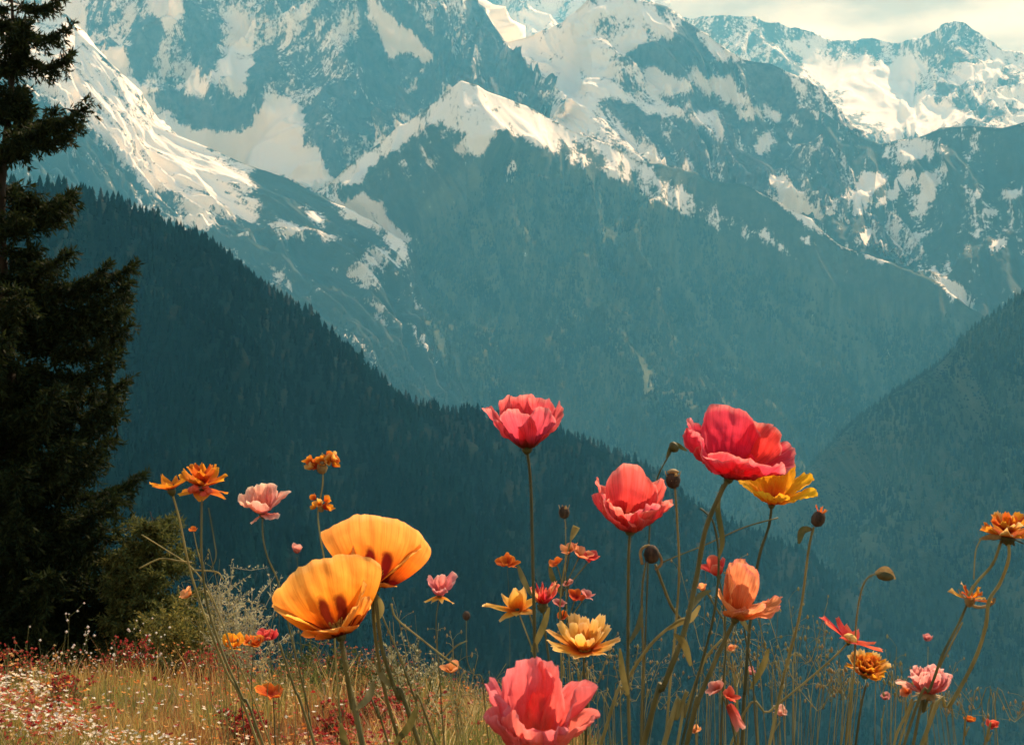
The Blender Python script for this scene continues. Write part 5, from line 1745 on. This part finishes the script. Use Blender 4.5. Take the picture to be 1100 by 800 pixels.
# ---- P19 small red flat
p = Plant('daisy', 'small flat red flower with a yellow button on a long slanting stem', 'flower', [(912, 689), (894, 706), (864, 732), (826, 764), (786, 800)], 1.3, 0.0014, m_stem_pale, None)
p.head_at((0.28, -0.12, 1))
for az, Lp, Wp, t0, t1 in [(165, 40, 15, 62, 66), (190, 36, 14, 66, 66), (130, 30, 15, 50, 50), (20, 34, 12, 84, 82), (-15, 36, 11, 86, 84), (60, 26, 14, 64, 60), (-80, 18, 14, 80, 84), (-130, 24, 14, 76, 76), (95, 24, 14, 54, 50)]:
    p.petal('scarlet', Lp=Lp, Wp=Wp, th0=t0, th1=t1, az=az, kind='oval', cup=0.4, ruffle=0.05, seed=az + 333, nu=7, nv=9)
p.calyx(3, 4)
p.button(8, 9)

# ---- P20.. seed heads and buds
p = pod('poppy_pod', 'round dark poppy pod on a straight stem left of the crimson bowl', 'seed pod', [(725, 524), (728, 560), (729, 620), (724, 700), (716, 800)], 1.2, 723, 515, 9.5, 0.0014, m_stem_pale)
p.calyx(8, 9, 4, 11, m_pod_rim, (50, 10))
p.add('cap', lathe([(2 * p.u, 5 * p.u), (6.4 * p.u, 7.4 * p.u), (6.8 * p.u, 8.8 * p.u), (3 * p.u, 11 * p.u), (0.5 * p.u, 11.6 * p.u)], 9), m_pod_rim, None, p.M, p.c)
p = pod('poppy_bud', 'small dark bud by itself between the two coral poppies', 'bud', [(607, 557), (608, 575), (609, 620), (612, 700), (616, 800)], 1.7, 606, 550, 7, 0.0009, m_stem_pale)
p.calyx(5, 6, 4, 9, m_pod_rim, (40, 8))
p = pod('poppy_pod', 'dark pod wrapped in a curled dry sepal under the rounded coral poppy', 'seed pod', [(694, 604), (691, 640), (690, 720), (690, 800)], 1.22, 700, 595, 10, 0.0013, m_stem)
p.twig([(690, 606), (688, 592), (696, 586), (706, 592), (711, 604), (704, 612)], 0.0013, m_pod_rim, 0.0, 'sepal')
p.twig([(704, 606), (712, 628), (722, 652), (734, 668)], 0.0013, m_stem)
p.twig([(711, 604), (730, 596), (760, 584), (800, 566), (836, 556)], 0.0006, m_stem)
p = pod('poppy_pod', 'dry dark pod with spiky crown on a tall pale stem right of the golden flower', 'seed pod', [(874, 566), (870, 590), (858, 660), (842, 730), (826, 800)], 1.15, 879, 557, 9, 0.0015, m_stem_pale, tilt=(0.4, -0.2, 1))
rr = random.Random(16)
for k in range(9):
    p.petal('rust', Lp=rr.uniform(12, 18), Wp=3, th0=rr.uniform(10, 40), th1=rr.uniform(0, 60), az=k * 40, kind='oval', seed=k, nu=3, nv=6)
p.leaf([(872, 568), (862, 570), (858, 584)], 4, m_calyx)
p = Plant('poppy_bud', 'nodding hairy bud on an arched stem above the small red flat flower', 'bud', [(956, 618), (944, 616), (932, 622), (924, 640), (919, 670), (917, 720), (912, 800)], 1.3, 0.0011, m_stem_pale, None, fuzz=160)
p.knob(951, 619, 5.6, m_calyx, (1, -0.1, -0.15), 'bud', 1.9)
p.leaf([(940, 615), (952, 611), (962, 622)], 3.2, m_pod_rim)
p = Plant('poppy_bud', 'little green bud on a slanting stem touching the left side of the crimson bowl', 'bud', [(722, 484), (714, 496), (706, 518), (700, 560), (696, 640), (692, 800)], 1.3, 0.001, m_stem_dark, None, fuzz=100)
p.knob(724, 480, 6, m_calyx, (-0.5, 0, 0.8), 'bud')
p.leaf([(716, 492), (724, 478), (738, 484)], 3, m_calyx)
p = Plant('poppy_bud', 'tiny pinkish bud on a dark stem, just above the upper left orange petal', 'bud', [(319, 598), (320, 616), (322, 660), (330, 760)], 1.9, 0.0008, m_stem_dark, None)
p.bloom(319, 594, 11, 'faded', axis=(0.1, -0.3, 1), n=5, th=(46, 10), rings=2)
p = Plant('poppy_bud', 'tiny dull red bud on a hooked twig left of the blurred pink poppy', 'bud', [(501, 664), (500, 690), (501, 710), (508, 724), (520, 730), (524, 790)], 1.5, 0.0008, m_stem, None)
p.knob(501, 661, 5, m_pod, (0, 0, 1), 'bud')
p.twig([(420, 648), (426, 664), (450, 684), (478, 706), (496, 718)], 0.0011, m_stem_pale)
p.twig([(478, 706), (490, 694), (501, 688)], 0.0007, m_stem_pale)
p.bloom(485, 722, 13, 'peach', axis=(0, -0.4, 1), n=6, th=(60, 30))

# ---- withered pink & small ones at the bottom right
p = Plant('withered_flower', 'withered raspberry pink flower with a hanging pale petal at the bottom, below the peach one', 'flower', [(776, 746), (784, 770), (790, 800)], 1.25, 0.0011, m_stem, None)
p.bloom(772, 742, 15, 'faded', axis=(-0.6, -0.4, 0.8), n=6, th=(60, 40), seed=3)
p.bloom(782, 750, 13, 'scarlet', axis=(0.5, -0.5, 0.6), n=5, th=(60, 50), seed=4)
p.head_at((0.4, -0.3, -0.9), (783, 756))
for az in (20, -60, 150):
    p.petal('faded', Lp=30, Wp=12, th0=20, th1=0, az=az, kind='oval', seed=az + 99, nu=7, nv=9)
for (nm, lab, x, y, Y, r, mt, stem) in [
        ('small_poppy', 'pale papery bloom low between the slanting stems under the dry crowned pod', 838, 768, 1.5, 12, 'blush', [(838, 774), (832, 788), (826, 806)]),
        ('small_poppy', 'small raspberry bloom in the grass tangle under the peach flower', 806, 724, 1.7, 9, 'faded', [(806, 730), (812, 760), (816, 806)]),
        ('small_poppy', 'small peach bud low on a thin stalk at the bottom, left of the withered flower', 748, 786, 1.6, 8, 'peach', [(748, 790), (748, 806)]),
        ('small_poppy', 'tiny rust blossom on a short stalk near the bottom right corner', 1041, 775, 1.5, 8, 'rust', [(1041, 780), (1038, 790), (1036, 806)]),
        ('small_poppy', 'tiny brick red blossom farthest right along the bottom edge', 1066, 781, 1.6, 10, 'scarlet', [(1066, 786), (1060, 796), (1056, 808)]),
        ('small_poppy', 'faint dark red bloom far behind the rose pink double flower', 997, 688, 3.2, 9, 'faded', [(997, 694), (997, 740), (996, 806)]),
        ('small_poppy', 'small dull red bloom between the orange pompom and the rose pink flower', 950, 751, 1.8, 9, 'faded', [(950, 757), (948, 780), (946, 806)]),
        ('small_poppy', 'tiny peach bloom in the tangle right of the long bent stem', 786, 699, 1.6, 8, 'peach', [(786, 704), (790, 740), (794, 806)])]:
    p = Plant(nm, lab, 'flower', stem, Y, 0.0012, m_stem_pale, None)
    p.bloom(x, y, r, mt, axis=(random.uniform(-.4, .4), -0.5, 1), n=5, th=(60, 30), rings=2, seed=int(x))
# orange pair low left, red cluster
p = Plant('poppy', 'vivid orange-red small poppy low at left, left one of a touching couple', 'flower', [(254, 702), (256, 730), (260, 770), (264, 806)], 2.4, 0.0013, m_stem_dark, None)
p.bloom(252, 696, 17, 'marigold', axis=(-0.1, -0.5, 1), n=5, th=(64, 30), seed=5, rings=2)
p = Plant('poppy', 'vivid orange-red small poppy low at left, right one of a touching couple', 'flower', [(272, 700), (272, 740), (276, 806)], 2.45, 0.0013, m_stem_dark, None)
p.bloom(273, 694, 17, 'rust', axis=(0.15, -0.5, 1), n=5, th=(64, 30), seed=6, rings=2)
p = Plant('poppy', 'dusky red small poppy low beside the orange-red couple', 'flower', [(290, 694), (292, 730), (296, 806)], 2.6, 0.0011, m_stem_dark, None)
p.bloom(288, 687, 15, 'scarlet', axis=(0, -0.5, 1), n=5, th=(64, 30), seed=7, rings=2)
p = Plant('poppy', 'dull orange-red poppy low behind the leftmost stems at the bottom', 'flower', [(294, 752), (295, 770), (296, 806)], 2.2, 0.0014, m_stem_dark, None)
p.bloom(291, 748, 19, 'rust', axis=(0.1, -0.4, 1), n=6, th=(70, 44), seed=8)

# ---- small narrow leaves on some stems
for (nm_lab, pts_, w_) in [('coral red cup', [(571, 640), (562, 622), (556, 606)], 3.2), ('coral pink rounded', [(676, 690), (686, 672), (690, 650)], 3.0),
                           ('large crimson bowl', [(742, 655), (752, 640), (764, 634)], 3.4), ('large orange poppy seen', [(382, 762), (396, 748), (402, 730)], 4.0),
                           ('large orange poppy with', [(424, 738), (412, 728), (404, 712)], 3.6), ('golden yellow open', [(806, 680), (796, 664), (790, 650)], 3.0)]:
    for q_ in PLANTS:
        if q_.root['label'].startswith(nm_lab):
            q_.leaf(pts_, w_, m_stem, 0.02)
            q_.leaf([(pts_[0][0], pts_[0][1] + 60), (2 * pts_[0][0] - pts_[1][0] + 3, pts_[1][1] + 52), (2 * pts_[0][0] - pts_[2][0] + 4, pts_[2][1] + 46)], w_ * 1.15, m_stem, -0.02)

# ---- bare stems and grasses
def stalk(name, label, path, Y, rad, mat, cat='plant', group=None, dY=0.0):
    return Plant(name, label, cat, path, Y, rad, mat, group, dY)


q = stalk('flower_stem', 'thick yellow-green stem with a swollen joint slanting across behind the coral stem', [(742, 664), (726, 668), (700, 692), (672, 736), (644, 800)], 1.18, 0.0019, m_stem_pale)
q.leaf([(752, 650), (742, 664), (730, 668), (718, 676)], 4, m_stem_pale)
stalk('flower_stem', 'yellow stem rising between the long bent stem and the peach flower', [(776, 686), (764, 700), (752, 716), (744, 740), (736, 770), (726, 806)], 1.2, 0.0016, m_stem_pale)
stalk('flower_stem', 'dark bent stem with a hooked tip beside the crimson bowl stem', [(752, 546), (758, 550), (768, 562), (772, 600), (766, 660), (750, 730), (730, 806)], 1.1, 0.0013, m_stem_dark)
stalk('flower_stem', 'broad pale blade-like stem leaning at the bottom under the bent stem', [(738, 742), (726, 772), (712, 806)], 1.05, 0.0026, m_stem_pale)
stalk('flower_stem', 'thin dark stem leaning right below the peach flower', [(799, 672), (804, 700), (808, 730), (814, 806)], 1.25, 0.0010, m_stem_dark)
stalk('flower_stem', 'long stem leaning left through the grass left of the orange pair', [(300, 690), (318, 740), (340, 806)], 1.3, 0.0018, m_stem)
stalk('flower_stem', 'slender olive stem leaning right beside the upper orange poppy stem', [(410, 660), (428, 706), (446, 750), (470, 806)], 1.2, 0.0013, m_stem)
stalk('flower_stem', 'short brown stem leaning left between the orange poppy stems', [(396, 742), (408, 770), (420, 806)], 1.3, 0.0013, m_stem)
stalk('flower_stem', 'yellowish stem running up to the withered head at right', [(1034, 668), (1010, 712), (990, 756), (964, 806)], 1.3, 0.0013, m_stem_pale)
stalk('flower_stem', 'thin straight stem in the gap left of the orange pompom', [(915, 720), (914, 750), (908, 806)], 1.5, 0.0012, m_stem_pale)

# wild grass: each tuft with fine branching panicles
def wild_grass(label, x0, y0, Y, n, hpx, seed, wide=30, mats=(m_stem, m_stem_pale)):
    r_ = random.Random(seed)
    P0 = Plant('wild_grass', label, 'grass tuft', [(x0, y0 - hpx), (x0 + r_.uniform(-6, 6), y0 - hpx * 0.5), (x0 + r_.uniform(-4, 4), y0)], Y, 0.0005, mats[0], 'wild grass tufts among the flower stems')
    stems, heads = [], []
    for k in range(int(n * 0.85)):
        dx = r_.uniform(-wide, wide) * 1.15
        h = hpx * r_.uniform(0.5, 1.1)
        bend = r_.uniform(-34, 34)
        pts = [(x0 + dx + bend, y0 - h), (x0 + dx * 0.8 + bend * 0.35, y0 - h * 0.6), (x0 + dx * 0.3 - bend * 0.3, y0 - h * 0.1)]
        dY = r_.uniform(-0.12, 0.12)
        w = [at(a_, b_, Y + dY * (1 - q / 4)) for q, (a_, b_) in enumerate(pts)]
        w.append(Vector((P0.base.x + r_.uniform(-.02, .02), P0.base.y + r_.uniform(-.02, .02), P0.base.z + 0.01)))
        path = smooth_path(w, 20)
        stems.append(tube(path, [0.00034 + 0.00034 * q / len(path) for q in range(len(path))], 4))
        for q in range(r_.randint(4, 9)):
            t = r_.uniform(0, 0.42)
            kk = int(t * (len(path) - 2))
            b = path[kk]
            d = Vector((r_.uniform(-1, 1), r_.uniform(-1, 1), r_.uniform(-0.1, 0.9))).normalized() * r_.uniform(0.006, 0.028)
            e = b + d
            stems.append(tube([b, b + d * 0.5 + Vector((0, 0, 0.002)), e], 0.00022, 3))
            s_ = r_.uniform(0.0008, 0.0019)
            g = lathe([(0.2 * s_, -1.6 * s_), (s_, 0), (0.2 * s_, 1.8 * s_)], 5)
            heads.append(([v + e for v in g[0]], g[1], g[2]))
    P0.add('blade', merge(stems), mats[1])
    if heads:
        P0.add('seed_head', merge(heads), m_pod_rim if seed % 3 else m_stem_pale)


for k, (lab, x, y, Y, n, h, wd) in enumerate([
        ('fine grass tangle in the gap under the dry crowned pod', 836, 800, 1.5, 11, 150, 34),
        ('fine grass tangle between the peach flower and the long bent stem', 790, 800, 1.6, 12, 130, 30),
        ('low seeded grass under the orange pompom flower', 900, 800, 1.6, 11, 110, 30),
        ('thin grass with pale seeds left of the rose pink double flower', 956, 800, 1.7, 9, 100, 26),
        ('sparse short grass at the bottom right corner', 1064, 806, 1.7, 7, 70, 26),
        ('tall thin grass rising behind the crimson bowl stem', 758, 800, 1.9, 9, 190, 24),
        ('thin grass in front of the dark ridge right of the blurred pink poppy', 656, 806, 1.8, 9, 110, 24),
        ('seeded grass left of the blurred pink poppy', 496, 806, 1.9, 10, 110, 26),
        ('fine grass spray under the amber daisy', 622, 790, 1.7, 10, 100, 22),
        ('fine grass fan left of the nodding bud', 866, 800, 2.0, 11, 130, 36),
        ('thin grass below the coral cup stem', 700, 800, 2.0, 8, 110, 22),
        ('fine grass between the rose pink flower and the withered spiky head', 1020, 806, 1.9, 8, 90, 26),
        ('dry grass spray over the olive shrub left of the orange pair', 236, 770, 2.2, 12, 170, 34),
        ('dry grass spray at the foot of the leftmost marigold stems', 300, 790, 2.2, 10, 130, 30),
        ('seeded grass right of the stems of the orange pair', 446, 800, 2.1, 11, 140, 28)]):
    wild_grass(lab, x, y, Y, n, h, 60 + k, wd)
